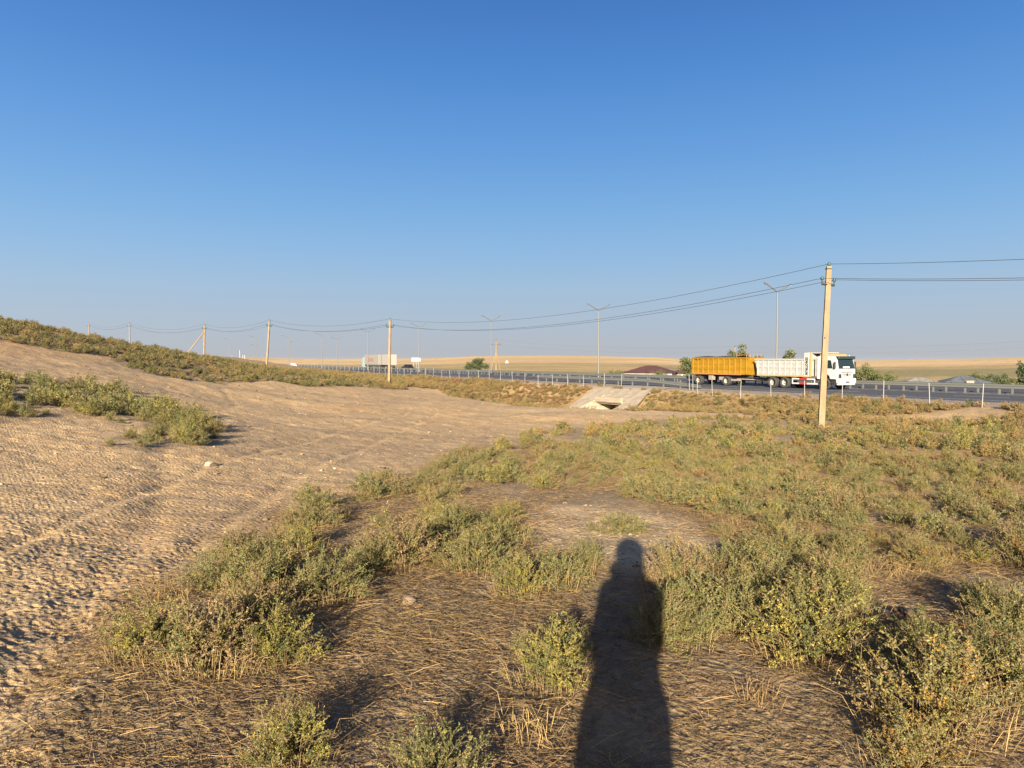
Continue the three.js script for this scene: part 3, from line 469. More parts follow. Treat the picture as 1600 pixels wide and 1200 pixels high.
for (const [x, z, kind, v, s, label, sy] of [
  [-1.75, -5.35, 'leafy', 0, 1.0, 'largest dense green shrub at the edge of the trampled sand'],
  [-2.2, -5.5, 'grey', 0, 0.75, 'grey green shrub leaning out over the sand beside the largest green shrub'],
  [-1.3, -5.15, 'leafy', 1, 0.8, 'dark green shrub beside the largest shrub, with a deep shadow behind it'],
  [-1.66, -3.95, 'topped', 0, 0.9, 'tan topped shrub over a thick skirt of dry straw stems by the sand'],
  [-1.3, -4.05, 'yellow', 0, 0.75, 'yellow green shrub joined to the straw skirted shrub by the sand'],
  [-2.02, -4.05, 'yellow', 0, 0.75, 'small yellow green shrub standing furthest out on the sand edge'],
  [-1.62, -4.6, 'topped', 1, 0.8, 'tan tipped shrub between the straw skirted shrub and the largest shrub'],
  [-0.95, -6.35, 'topped', 2, 1.05, 'shrub with a fan of bare straw stems beside a deep shadow'],
  [-0.62, -7.2, 'leafy', 2, 0.9, 'dark green shrub behind the shrub with bare straw stems'],
  [-0.15, -7.3, 'low', 0, 0.85, 'low grey green shrub at the edge of the bare sandy patch'],
  [0.3, -5.8, 'low', 1, 0.9, 'low spreading shrub between the litter and the bare sandy patch'],
  [0.06, -5.45, 'yellow', 1, 0.7, 'small yellow green shrub next to the low spreading shrub'],
  [0.2, -3.8, 'yellow', 0, 0.72, 'upright yellow green shrub beside the long shadow of the person'],
  [0.28, -4.2, 'grey', 2, 0.6, 'grey green shrub behind the upright yellow green shrub beside the shadow'],
  [-0.9, -2.95, 'yellow', 1, 0.62, 'bright yellow green shrub alone on the straw litter'],
  [-0.3, -2.75, 'leafy', 1, 0.6, 'spiky green shrub with long sprigs on the straw litter'],
  [1.2, -8.15, 'low', 0, 0.75, 'lone grassy green tussock in the bare sandy patch'],
  [1.42, -4.75, 'grey', 0, 0.85, 'broad grey green shrub just beyond the shadow of the person'],
  [1.72, -4.25, 'yellow', 1, 1.1, 'broadest yellow green shrub on the trampled straw'],
  [2.12, -4.85, 'leafy', 0, 0.9, 'green shrub between the broadest shrub and the dug hollow'],
  [1.3, -5.75, 'topped', 0, 0.85, 'tan topped shrub where the shadow of the head falls'],
  [1.95, -3.35, 'gold', 0, 1.0, 'golden tinged shrub in front of the dug hollow'],
  [1.62, -2.95, 'gold', 0, 0.6, 'small golden shrub below the golden tinged shrub'],
  [2.5, -3.7, 'leafy', 2, 0.85, 'dark leaved shrub beside the golden tinged shrub'],
  [3.15, -4.6, 'grey', 2, 0.9, 'grey green shrub on the far side of the dug hollow'],
  [2.2, -5.05, 'yellow', 0, 0.8, 'pale yellow green shrub at the rim of the dug hollow'],
  [1.28, -5.1, 'low', 1, 0.85, 'low spreading grey green shrub joined to the broadest shrub'],
  [1.9, -5.5, 'grey', 1, 0.8, 'grey green shrub behind the broadest yellow green shrub'],
  [2.5, -5.75, 'topped', 2, 0.75, 'tan tipped shrub by the clearing beyond the dug hollow'],
  [1.95, -6.3, 'low', 0, 0.95, 'wide low shrub in the thick weeds past the head of the shadow'],
  [2.5, -6.7, 'grey', 0, 0.85, 'grey green shrub in the thick weeds behind the wide low shrub'],
  [3.0, -6.5, 'leafy', 1, 0.7, 'dark green shrub in the thick weeds beyond the clearing'],
  [-1.15, -6.1, 'grey', 2, 0.75, 'grey green shrub filling the gap behind the largest green shrub'],
  [-2.35, -6.35, 'topped', 1, 0.7, 'tan tipped shrub at the sand edge behind the largest shrub'],
  [-1.9, -6.7, 'yellow', 1, 0.7, 'yellow green shrub on the sand edge behind the tan tipped one'],
]) { seedTo(Math.round(x * 100 + z * 1000)); placeShrub(kind, 'near', v, x, z, s * 1.1, rr(0, 6.28), label, null, sy ?? 1); planted.push([x, z, 0.3 * s]); }
// everything else that stands in the open: the largest to the eye become shrubs of their own, the rest is scrub too thick to count
const spotsOut = [];
{
  seedTo(4242);
  const consider = (cell, x0, x1, z0, z1, keep, dens) => { for (let x = x0; x < x1; x += cell) for (let z = z0; z < z1; z += cell) {
    const px = x + rr(0, cell), pz = z + rr(0, cell), u = rnd(), s = rnd(), k = rnd(), v = Math.floor(rr(0, 12)), t = rr(0, 6.28);
    if (!keep(px, pz)) continue; const c = cover(px, pz) * dens; if (u > c) continue;
    spotsOut.push([px, pz, s, k, v, t, c]);
  } };
  const inView = (x, z, r) => Math.abs(Math.atan2(x, -z)) < 0.78 || r < 4;
  const free = (x, z) => { for (const [a, b, q] of planted) if (Math.hypot(x - a, z - b) < q) return false; if (x < 0.95 && z > -5.4) return false; return Math.hypot((x - PIT[0]) / 0.62, (z - PIT[1]) / 0.45) > 1 && track(x, z) < 0.35; };
  consider(0.42, -28, 40, -34, -0.5, (x, z) => { const r = Math.hypot(x, z); return r > 2.0 && r < 30 && inView(x, z, r) && free(x, z); }, 0.74);
  const bank = (x, z) => { const D = roadD(x, z); return D > 15.8 && D < 37 && z < -38; };
  consider(0.6, -90, 60, -120, -8, (x, z) => { const r = Math.hypot(x, z); return r >= 30 && r < 118 && !bank(x, z) && inView(x, z, r) && free(x, z); }, 0.9);
  consider(0.42, -48, 44, -125, -30, (x, z) => { const r = Math.hypot(x, z), S = roadS(x, z), D = roadD(x, z); return r >= 30 && r < 125 && bank(x, z) && inView(x, z, r) && free(x, z) && !(S > -10.4 && S < mix(-0.6, 2.6, (D - 16.9) / 5.3) && D > 16.6 && D < 22.6); }, 0.95);
}
const shrubs = [];
for (const [x, z, s, k, v, t, c] of spotsOut) {
  const r = Math.hypot(x, z), D = roadD(x, z), S = roadS(x, z); let kind, size = mix(0.3, 0.92, Math.pow(s, 1.5)), where = 'main';
  if (D > 15.8 && D < 37 && z < -38) { kind = (D < 25 && S > -27 && S < -11.5 && k < 0.72) || (D < 24 && fbm(x * 0.12, z * 0.12 + 3, 2) > 0.6) ? (k < 0.62 ? 'rust' : 'dry') : k < 0.6 ? 'dry' : k < 0.75 ? 'gold' : k < 0.88 ? 'hill' : 'topped'; size *= 1.3; where = 'bank'; }
  else if (x < -5.5 && z > -34) { kind = k < 0.45 ? 'leafy' : k < 0.75 ? 'yellow' : 'grey'; size *= 1.35; where = 'left'; }
  else if (x < -6) { kind = k < 0.62 ? 'hill' : k < 0.82 ? 'topped' : 'dry'; size *= 1.25; where = 'hill'; }
  else if (r > 22) { const g = fbm(x * 0.16, z * 0.16 + 9, 2); kind = x < 9 && g > 0.45 ? (k < 0.5 ? 'dry' : k < 0.8 ? 'topped' : 'grey') : k < 0.3 ? 'gold' : k < 0.5 ? 'topped' : k < 0.66 ? 'hill' : k < 0.86 ? 'grey' : 'yellow'; size *= 1.15; if (k > 0.93) size *= 1.5; if (z < -35 && x < 21) size *= 0.5; }
  else { kind = k < 0.36 ? 'grey' : k < 0.56 ? 'topped' : k < 0.72 ? 'leafy' : k < 0.84 ? 'low' : k < 0.95 ? 'yellow' : 'gold'; if (r > 12 && k < 0.06) kind = 'dry'; }
  let lod = r < 9 ? 'near' : r < 24 ? 'mid' : 'far';
  if (!protos[lod + kind]) lod = 'mid';
  shrubs.push({ x, z, r, kind, lod, v, t, size, where, seen: size / r });
}
shrubs.sort((a, b) => b.seen - a.seen);
const whereWords = { main: 'in the weedy ground beside the sand', left: 'in the patch at the foot of the bare slope', hill: 'on the bushy hillside', bank: 'on the bank below the highway' };
const landmarks = [[0.75, -4.6, 0.9, 'beside the long shadow of the person'], [PIT[0], PIT[1], 1.1, 'around the dug hollow'], [1.12, -8.1, 2.3, 'at the rim of the bare sandy patch'], [-0.5, -4.6, 1.3, 'at the edge of the straw litter'], [3.95, -5.75, 1.2, 'by the trampled clearing beyond the hollow'], [-1.9, -5, 1.6, 'by the large shrubs on the sand edge'], [-1.4, -9, 2.2, 'along the curving edge of the trampled sand'], [-1, -14, 3, 'at the far tip of the weeds against the sand'], [14, -33, 9, 'near the foot of the tall leaning pole']];
shrubs.slice(0, 264).forEach((q) => {
  let place = whereWords[q.where]; if (q.where === 'main') for (const [x, z, r, w] of landmarks) if (Math.hypot(q.x - x, q.z - z) < r) { place = w; break; }
  const big = q.size > 0.72 ? 'large ' : q.size < 0.45 ? 'small ' : '';
  placeShrub(q.kind, q.lod, q.v, q.x, q.z, q.size, q.t, big + kindWords[q.kind] + ' shrub ' + place, 'wild shrubs ' + place);
});
function scatter(parentName, label, category, items) {   // items: [geometry, material, [[matrix, tint]...]]
  const root = base(parentName); tag(root, label, category, null, 'stuff');
  for (const [name, geo, mat, list] of items) {
    if (!list.length) continue;
    const m = new THREE.InstancedMesh(geo, mat, list.length); m.name = name; m.castShadow = m.receiveShadow = true; m.userData.kind = 'stuff';
    list.forEach(([mx, c], i) => { m.setMatrixAt(i, mx); m.setColorAt(i, new THREE.Color().setRGB(c[0], c[1], c[2])); });
    root.add(m);
  }
}
{
  seedTo(99);
  const per = new Map(), e = new THREE.Euler(), qn = new THREE.Quaternion();
  for (const q of shrubs.slice(264)) {
    const list = protos[q.lod + q.kind], k = q.v % list.length, id = q.lod + q.kind + k, sc = q.size * rr(0.9, 1.15), b = rr(0.85, 1.15);
    if (!per.has(id)) per.set(id, { g: list[k], l: [] });
    per.get(id).l.push([new THREE.Matrix4().compose(new THREE.Vector3(q.x, groundY(q.x, q.z) - 0.02, q.z), qn.setFromEuler(e.set(rr(-0.08, 0.08), q.t, rr(-0.08, 0.08))), new THREE.Vector3(sc, sc * rr(0.85, 1.1), sc)), [b * rr(0.95, 1.08), b, b * rr(0.9, 1.05)]]);
  }
  const items = [];
  for (const { g, l } of per.values()) { items.push(['scrub_leaves', g.leaves, plantMat, l], ['scrub_stems', g.stems, plantMat, l]); if (g.straw) items.push(['scrub_straw', g.straw, strawMat, l]); }
  scatter('low_scrub', 'low weeds and scrub covering the dry ground between the shrubs', 'scrub', items);
}
// straw lying on the ground and dry tufts standing in it
{
  seedTo(777);
  const litter = (n, R, L0, L1, lift) => { const m = new Mesher(); for (let k = 0; k < n; k++) { const a = rr(0, 6.28), r = R * Math.sqrt(rnd()), b = rr(0, 6.28), L = rr(L0, L1), y = rr(0.003, 0.02), up = rr(-0.02, lift) * L, x = Math.cos(a) * r, z = Math.sin(a) * r, dx = Math.cos(b) * L / 2, dz = Math.sin(b) * L / 2; m.stick([[x - dx, y, z - dz], [x + rr(-0.01, 0.01), y + Math.abs(up) * 0.7, z + rr(-0.01, 0.01)], [x + dx, y + up, z + dz]], 0.0012, 0.0008, tint(rnd() < 0.28 ? C.straw : rnd() < 0.6 ? C.tan : C.brown, 0.4)); } return m.build(); };
  const tuft = (n, R, H) => { const m = new Mesher(); for (let k = 0; k < n; k++) { const a = rr(0, 6.28), r = R * Math.sqrt(rnd()), x = Math.cos(a) * r, z = Math.sin(a) * r, L = H * rr(0.5, 1.2), b = rr(0, 6.28), l = rr(0.3, 1.3); m.stick([[x, -0.01, z], [x + Math.cos(b) * L * l * 0.4, L * 0.6, z + Math.sin(b) * L * l * 0.4], [x + Math.cos(b) * L * l, L * (1 - 0.5 * l), z + Math.sin(b) * L * l]], 0.0018, 0.0007, tint(rnd() < 0.7 ? C.straw : C.tan, 0.25)); } return m.build(); };
  const L1 = litter(130, 0.34, 0.04, 0.15, 0.3), L2 = litter(190, 0.4, 0.025, 0.09, 0.25), T1 = tuft(60, 0.16, 0.2), T2 = tuft(40, 0.12, 0.13);
  const l1 = [], l2 = [], t1 = [], t2 = [], e = new THREE.Euler(), qn = new THREE.Quaternion(), v = new THREE.Vector3();
  const put = (list, x, z, s, dy) => { const h = groundY(x, z), hx = groundY(x + 0.2, z), hz = groundY(x, z + 0.2), b = rr(0.75, 1.15); list.push([new THREE.Matrix4().compose(v.set(x, h + dy, z), qn.setFromEuler(e.set(Math.atan2(hz - h, 0.2) * 0.7, rr(0, 6.28), -Math.atan2(hx - h, 0.2) * 0.7, 'YXZ')), new THREE.Vector3(s, s, s)), [b, b * rr(0.93, 1.0), b * rr(0.82, 1)]]); };
  for (let x = -6; x < 22; x += 0.33) for (let z = -24; z < 1; z += 0.33) {
    const px = x + rr(0, 0.33), pz = z + rr(0, 0.33), r = Math.hypot(px, pz), u = rnd(), w = rnd(), y = rnd(), sc = rr(0.8, 1.4); if (r < 1 || Math.abs(Math.atan2(px, -pz)) > 0.8) continue;
    const inMain = inside(MAIN, px + 0.25, pz); if (!inMain) continue;
    const sandy = Math.max(1 - sst(0.8, 1.3, Math.hypot((px - 1.12) / 1.0, (pz + 8.1) / 2.0)), 0), k = (1 - 0.93 * sandy) * (r > 10 ? 0.5 : 1) * (0.35 + 0.9 * sst(0.35, 0.6, fbm(px * 1.1, pz * 1.1, 2)));
    if (u < k * 0.95) put(w < 0.5 ? l1 : l2, px, pz, sc, 0.004); if (r < 8 && sandy < 0.3 && w < 0.75 * fbm(px * 0.9 + 60, pz * 0.9, 2) + 0.15) put(l2, px + rr(-0.2, 0.2), pz + rr(-0.2, 0.2), sc * 0.85, 0.002);
    if (y < 0.08 * k) put(y < 0.02 ? t1 : t2, px, pz, sc, 0);
  }
  scatter('straw_litter', 'trampled straw strewn over the dry ground among the shrubs', 'straw', [['long_straw', L1, strawMat, l1], ['short_straw', L2, strawMat, l2], ['dry_tuft', T1, strawMat, t1], ['small_tuft', T2, strawMat, t2]]);
  console.log('shrubs', shrubs.length, 'litter', l1.length + l2.length, 'tufts', t1.length + t2.length);
}

// ---------- vehicles on the highway ----------
const paintWhite = M(0.36, 0.355, 0.34, 0.38, 0, {}), dirtyWhite = M(0.33, 0.33, 0.315, 0.6, 0, { map: concreteTex }), paintYellow = M(0.27, 0.143, 0.004, 0.5, 0, { map: concreteTex }), paintRed = M(0.32, 0.02, 0.02, 0.45), cream = M(0.32, 0.22, 0.09, 0.6), rubber = M(0.03, 0.029, 0.028, 0.9), rimMat = M(0.4, 0.36, 0.29, 0.55, 0.3), chassis = M(0.045, 0.042, 0.04, 0.8), dustyIron = M(0.2, 0.17, 0.13, 0.85), glassDark = M(0.012, 0.02, 0.02, 0.08), blackPlastic = M(0.02, 0.02, 0.022, 0.55), lampGlass = M(0.4, 0.4, 0.4, 0.1, 0.1);
function wheel(parent, x, y, z, r, w, name = 'wheel') {
  const g = new THREE.Group(); g.name = name; g.position.set(x, y, z); g.rotation.z = Math.PI / 2; parent.add(g);
  const p = [[r * 0.56, -w / 2], [r * 0.9, -w / 2], [r * 0.98, -w * 0.4], [r, -w * 0.25], [r, w * 0.25], [r * 0.98, w * 0.4], [r * 0.9, w / 2], [r * 0.56, w / 2], [r * 0.56, -w / 2]].map((q) => new THREE.Vector2(...q));
  part('tyre', new THREE.LatheGeometry(p, 28), rubber, g);
  part('rim', [new THREE.LatheGeometry([[0.001, 0.05], [r * 0.2, 0.06], [r * 0.24, 0.02], [r * 0.42, -0.03], [r * 0.5, w * 0.3], [r * 0.57, w * 0.46], [r * 0.57, -w * 0.46], [r * 0.5, -w * 0.3], [r * 0.3, -0.07], [0.001, -0.06]].map((q) => new THREE.Vector2(...q)), 24), cyl(r * 0.15, r * 0.17, w * 0.75, 0, 0, 0, 12)], rimMat, g);
  return g;
}
function panelShape(pts, t, mat, name, parent, x) { const g = prism(pts, t, Math.min(0.02, t / 4)); g.rotateY(-Math.PI / 2); g.translate(x, 0, 0); return part(name, g, mat, parent); }   // outline in (z, y), thickness across x
{ // white dump truck, front at local z = 0, its right side (x < 0) faces us
  const [x, z] = onRoad(12.1, 4.8), t = base('dump_truck', x, ROAD_Y, z, ROAD_TURN);
  tag(t, 'white dump truck with lettered tipper body pulling a yellow trailer', 'truck');
  // cab
  const cab = part('cab', (() => { const g = prism([[-0.1, 0.95], [-0.02, 1.2], [-0.04, 1.85], [-0.3, 2.95], [-0.5, 3.02], [-2.15, 3.02], [-2.2, 2.95], [-2.2, 1.0], [-2.0, 1.0], [-1.93, 1.25], [-1.7, 1.45], [-1.2, 1.47], [-0.9, 1.3], [-0.78, 0.95]], 2.42, 0.05); g.rotateY(-Math.PI / 2); return g; })(), paintWhite, t);
  part('windscreen', prism([[-1.1, 0], [1.1, 0], [1.02, 0.86], [-1.02, 0.86]], 0.03, 0.008).rotateX(-0.233).translate(0, 1.94, 0.022), glassDark, t);
  part('sun_visor', box(2.3, 0.26, 0.34, 0, 2.93, -0.12, 0.05).rotateX(0), M(0.015, 0.03, 0.03, 0.3), t);
  for (const k of [-1, 1]) {
    const d = part('door', panelShapeGeo([[-0.5, 1.25], [-0.42, 1.85], [-0.62, 2.82], [-1.45, 2.85], [-1.45, 1.5], [-0.95, 1.4]], 0.02, k * 1.228), paintWhite, t);
    part('window', panelShapeGeo([[-0.55, 1.95], [-0.72, 2.7], [-1.4, 2.72], [-1.4, 1.95]], 0.02, k * 1.245), glassDark, d); part('handle', box(0.03, 0.05, 0.2, k * 1.24, 1.8, -1.3, 0.01), blackPlastic, d);
    part('mirror', box(0.16, 0.62, 0.1, k * 1.42, 2.25, -0.18, 0.03), blackPlastic, t);
    part('headlight', box(0.34, 0.36, 0.12, k * 1.0, 1.27, 0.04, 0.04), blackPlastic, t); part('fog_lamp', box(0.3, 0.14, 0.06, k * 0.98, 0.83, 0.06, 0.02), blackPlastic, t);
    part('step', [box(0.25, 0.1, 0.55, k * 1.12, 0.95, -0.5, 0.02), box(0.25, 0.1, 0.5, k * 1.12, 0.6, -0.5, 0.02), box(0.14, 0.5, 0.5, k * 1.08, 0.75, -0.5, 0.02)], blackPlastic, t);
    part('roof_light', box(0.12, 0.12, 0.1, k * 0.8, 3.12, -0.35, 0.03), dirtyWhite, t);
    wheel(t, k * 1.05, 0.53, -1.38, 0.53, 0.32); for (const zz of [-5.95, -7.42]) wheel(t, k * 0.97, 0.53, zz, 0.53, 0.58);
  }
  part('grille', [box(1.5, 0.06, 0.05, 0, 1.62, 0.04, 0.02), box(1.3, 0.05, 0.05, 0, 1.42, 0.04, 0.02), box(1.3, 0.05, 0.05, 0, 1.28, 0.04, 0.02)], blackPlastic, t);
  part('emblem', [box(0.16, 0.2, 0.03, 0, 1.42, 0.07, 0.01)], blackPlastic, t);
  part('bumper', [box(2.46, 0.46, 0.3, 0, 0.84, -0.04, 0.06), box(2.3, 0.2, 0.26, 0, 0.54, -0.06, 0.05)], paintWhite, t); part('number_plate', box(0.52, 0.12, 0.02, 0.0, 0.72, 0.118), M(0.05, 0.05, 0.05, 0.6), t); part('dashboard_paper', box(0.9, 0.14, 0.01, -0.1, 2.06, 0.03), M(0.5, 0.5, 0.5, 0.8), t);
  part('roof_deflector', prism([[-0.55, 3.0], [-0.8, 3.22], [-2.1, 3.3], [-2.1, 3.0]], 1.9, 0.04).rotateY(-Math.PI / 2), cream, t);
  part('sleeper_panel', box(2.2, 1.7, 0.26, 0, 2.05, -2.42, 0.05), dirtyWhite, t);
  // chassis
  part('chassis_frame', [box(0.9, 0.3, 8.4, 0, 0.86, -4.4), box(0.25, 0.4, 0.5, -0.75, 0.75, -2.6), box(2.2, 0.12, 0.16, 0, 0.55, -1.38), box(1.9, 0.22, 0.22, 0, 0.55, -5.95), box(1.9, 0.22, 0.22, 0, 0.55, -7.42), box(0.6, 0.2, 0.6, 0, 0.7, -8.6)], chassis, t);
  part('exhaust_stack', cyl(0.09, 0.09, 1.1, -0.9, 1.75, -2.55, 10), blackPlastic, t);
  for (const k of [-1, 1]) { const g = part('side_guard', [box(0.05, 0.14, 2.6, k * 1.2, 0.93, -3.75, 0.015), box(0.05, 0.14, 2.9, k * 1.2, 0.5, -3.6, 0.015), box(0.05, 0.5, 0.12, k * 1.19, 0.72, -5.0, 0.015), box(0.05, 0.5, 0.12, k * 1.19, 0.72, -2.5, 0.015)], paintWhite, t); part('red_mark', [box(0.02, 0.15, 0.85, k * 1.232, 0.93, -3.75), box(0.02, 0.15, 0.85, k * 1.232, 0.5, -3.75)], paintRed, g); part('fuel_tank', box(0.5, 0.45, 1.7, k * 0.88, 0.72, -3.7, 0.1), chassis, t); }
  // tipper body
  const y0 = 1.2, y1 = 2.78, bz0 = -2.9, bz1 = -9.65;
  const bed = part('tipper_body', (() => { const L = []; for (const k of [-1, 1]) L.push(panelShapeGeo([[bz0, y0], [bz0, y1], [bz1, y1], [bz1 + 0.4, y0]], 0.06, k * 1.17)); L.push(box(2.3, 0.08, 6.5, 0, y0 + 0.06, -6.1), box(2.3, 1.5, 0.08, 0, 2.0, bz0), box(2.3, 1.45, 0.08, 0, 2.0, bz1 + 0.25)); return join(L); })(), dirtyWhite, t);
  for (const k of [-1, 1]) {
    for (let i = 0; i < 9; i++) part('side_rib', box(0.06, y1 - y0 - 0.12, 0.13, k * 1.215, (y0 + y1) / 2, bz0 - 0.95 - i * 0.68, 0.015), dirtyWhite, bed);
    for (const yy of [1.98]) part('mid_rail', box(0.045, 0.06, 5.6, k * 1.215, yy, -6.2), dirtyWhite, bed);
    part('top_rail', box(0.14, 0.14, 6.75, k * 1.23, y1, -6.28, 0.02), dirtyWhite, bed); part('bottom_rail', box(0.12, 0.14, 6.4, k * 1.235, y0, -6.1, 0.02), cream, bed);
    part('name_board', box(0.06, 2.2, 0.52, k * 1.27, 2.3, bz0 - 0.42, 0.01), paintWhite, bed); part('corner_post', box(0.16, 2.2, 0.2, k * 1.24, 2.3, bz0 + 0.02, 0.02), cream, bed);
  }
  part('canopy_guard', box(2.3, 0.1, 1.7, 0, 3.38, -2.5, 0.03), dirtyWhite, bed); part('head_board', box(2.4, 0.75, 0.08, 0, 3.0, bz0, 0.02), dirtyWhite, bed);
  { // lettering on the board, read downwards
    const cv = document.createElement('canvas'); cv.width = 256; cv.height = 1024; const c = cv.getContext('2d'); c.fillStyle = '#a9a59c'; c.fillRect(0, 0, 256, 1024);
    c.strokeStyle = '#555'; c.lineWidth = 12; c.beginPath(); c.arc(128, 92, 52, 0, 7); c.stroke(); c.beginPath(); c.arc(128, 92, 22, 0, 7); c.stroke();
    c.save(); c.translate(128, 590); c.rotate(Math.PI / 2); c.fillStyle = '#16161a'; c.font = 'bold 176px sans-serif'; c.textAlign = 'center'; c.textBaseline = 'middle'; c.scale(830 / c.measureText('SINOTRUK').width, 1.15); c.lineWidth = 16; c.strokeStyle = '#16161a'; c.strokeText('SINOTRUK', 0, 0); c.fillText('SINOTRUK', 0, 0); c.restore();
    const tx = new THREE.CanvasTexture(cv); tx.colorSpace = THREE.SRGBColorSpace;
    for (const k of [-1, 1]) { const g = new THREE.PlaneGeometry(0.48, 2.1); g.rotateY(k * Math.PI / 2); g.translate(k * 1.305, 2.3, bz0 - 0.42); part('lettering', g, new THREE.MeshStandardMaterial({ map: tx, roughness: 0.6 }), bed); }
  }
  part('mudguard', [box(2.5, 0.04, 0.9, 0, 1.12, -5.95), box(2.5, 0.04, 0.9, 0, 1.12, -7.42)], chassis, t);
}
function panelShapeGeo(pts, t, x) { const g = prism(pts, t, 0); g.rotateY(-Math.PI / 2); return g.translate(x, 0, 0); }
{ // yellow tipping trailer
  const [x, z] = onRoad(1.6, 4.8), t = base('tipper_trailer', x, ROAD_Y, z, ROAD_TURN);
  tag(t, 'rust streaked yellow tipper trailer with dark tarpaulin, hitched behind the white truck', 'trailer');
  const y0 = 1.2, y1 = 2.92, L = 8.3;
  const body = part('tipper_body', [box(0.07, y1 - y0, L, -1.18, (y0 + y1) / 2, -L / 2), box(0.07, y1 - y0, L, 1.18, (y0 + y1) / 2, -L / 2), box(2.36, 0.08, L, 0, y0 + 0.05, -L / 2), box(2.36, y1 - y0, 0.07, 0, (y0 + y1) / 2, -0.04), box(2.36, y1 - y0, 0.07, 0, (y0 + y1) / 2, -L + 0.04)], paintYellow, t);
  for (const k of [-1, 1]) {
    for (let i = 0; i < 11; i++) part('side_rib', box(0.1, y1 - y0 - 0.1, 0.14, k * 1.25, (y0 + y1) / 2 + 0.02, -0.25 - i * 0.78, 0.015), paintYellow, body);
    for (const yy of [1.75, 2.3]) part('mid_rail', box(0.07, 0.09, 6.1, k * 1.235, yy, -4.95), paintYellow, body);
    part('top_rail', box(0.16, 0.14, L, k * 1.24, y1, -L / 2, 0.02), paintYellow, body); part('rusty_rail', box(0.15, 0.16, 7.2, k * 1.24, y0 + 0.02, -4.6, 0.02), M(0.3, 0.13, 0.06, 0.8, 0, { map: concreteTex }), body);
    for (const zz of [-7.25, -3.1]) wheel(t, k * 0.97, 0.5, zz, 0.5, 0.56);
    part('mud_flap', box(0.5, 0.6, 0.03, k * 0.95, 0.72, -7.95), chassis, t);
  }
  const tarp = part('tarpaulin', (() => { const g = new THREE.PlaneGeometry(2.5, 6.0, 10, 40); g.rotateX(-Math.PI / 2); const p = g.attributes.position; for (let i = 0; i < p.count; i++) { const xx = p.getX(i), zz = p.getZ(i), e = Math.abs(xx) / 1.25, rear = sst(1.6, 2.9, zz * -1); p.setXYZ(i, xx * 1.04, y1 + 0.1 + 0.1 * Math.cos(e * 1.5) - (e > 0.95 ? 0.12 + 0.2 * sst(-0.2, 0.8, Math.sin(rear * 3.14)) : 0) + 0.05 * Math.sin(zz * 2.3) * (1 - e), zz - 5.0); } g.computeVertexNormals(); return g; })(), M(0.03, 0.03, 0.03, 0.8), t);
  part('front_rack', [0, 1, 2, 3, 4].map((i) => rod([-1.05 + i * 0.52, 2.9, -0.4], [-1.05 + i * 0.52, 3.3, -0.4], 0.03, 6)).concat([rod([-1.1, 2.9, -1.7], [-1.1, 3.3, -1.7], 0.03, 6), rod([-1.1, 3.25, -1.7], [-1.1, 3.25, -0.4], 0.02, 6)]), M(0.3, 0.12, 0.05, 0.8), t);
  part('trailer_frame', [box(0.16, 0.24, 8.1, -0.45, 1.0, -4.15), box(0.16, 0.24, 8.1, 0.45, 1.0, -4.15), box(1.9, 0.2, 0.2, 0, 0.5, -7.25), box(1.9, 0.2, 0.2, 0, 0.5, -3.1), box(2.2, 0.1, 0.1, 0, 0.9, -5.2)], chassis, t);
  part('tool_box', box(0.45, 0.5, 0.6, -0.95, 0.8, -5.4, 0.03), dustyIron, t); part('spring_hanger', [box(0.2, 0.35, 0.9, -0.85, 0.75, -3.9), box(0.2, 0.2, 1.3, -0.85, 0.62, -2.1)], dustyIron, t); part('turntable', cyl(0.6, 0.6, 0.12, 0, 0.86, -3.1, 24), dustyIron, t);
  part('drawbar', [rod([-0.5, 0.72, -2.2], [0, 0.66, 1.5], 0.07, 6), rod([0.5, 0.72, -2.2], [0, 0.66, 1.5], 0.07, 6)], dustyIron, t); part('air_hose', new THREE.TubeGeometry(new THREE.CatmullRomCurve3([[-0.2, 0.95, -0.2], [-0.25, 0.5, 0.5], [-0.2, 0.55, 1.0], [-0.15, 0.9, 1.5]].map((p) => new THREE.Vector3(...p))), 20, 0.02, 6), rubber, t);
}
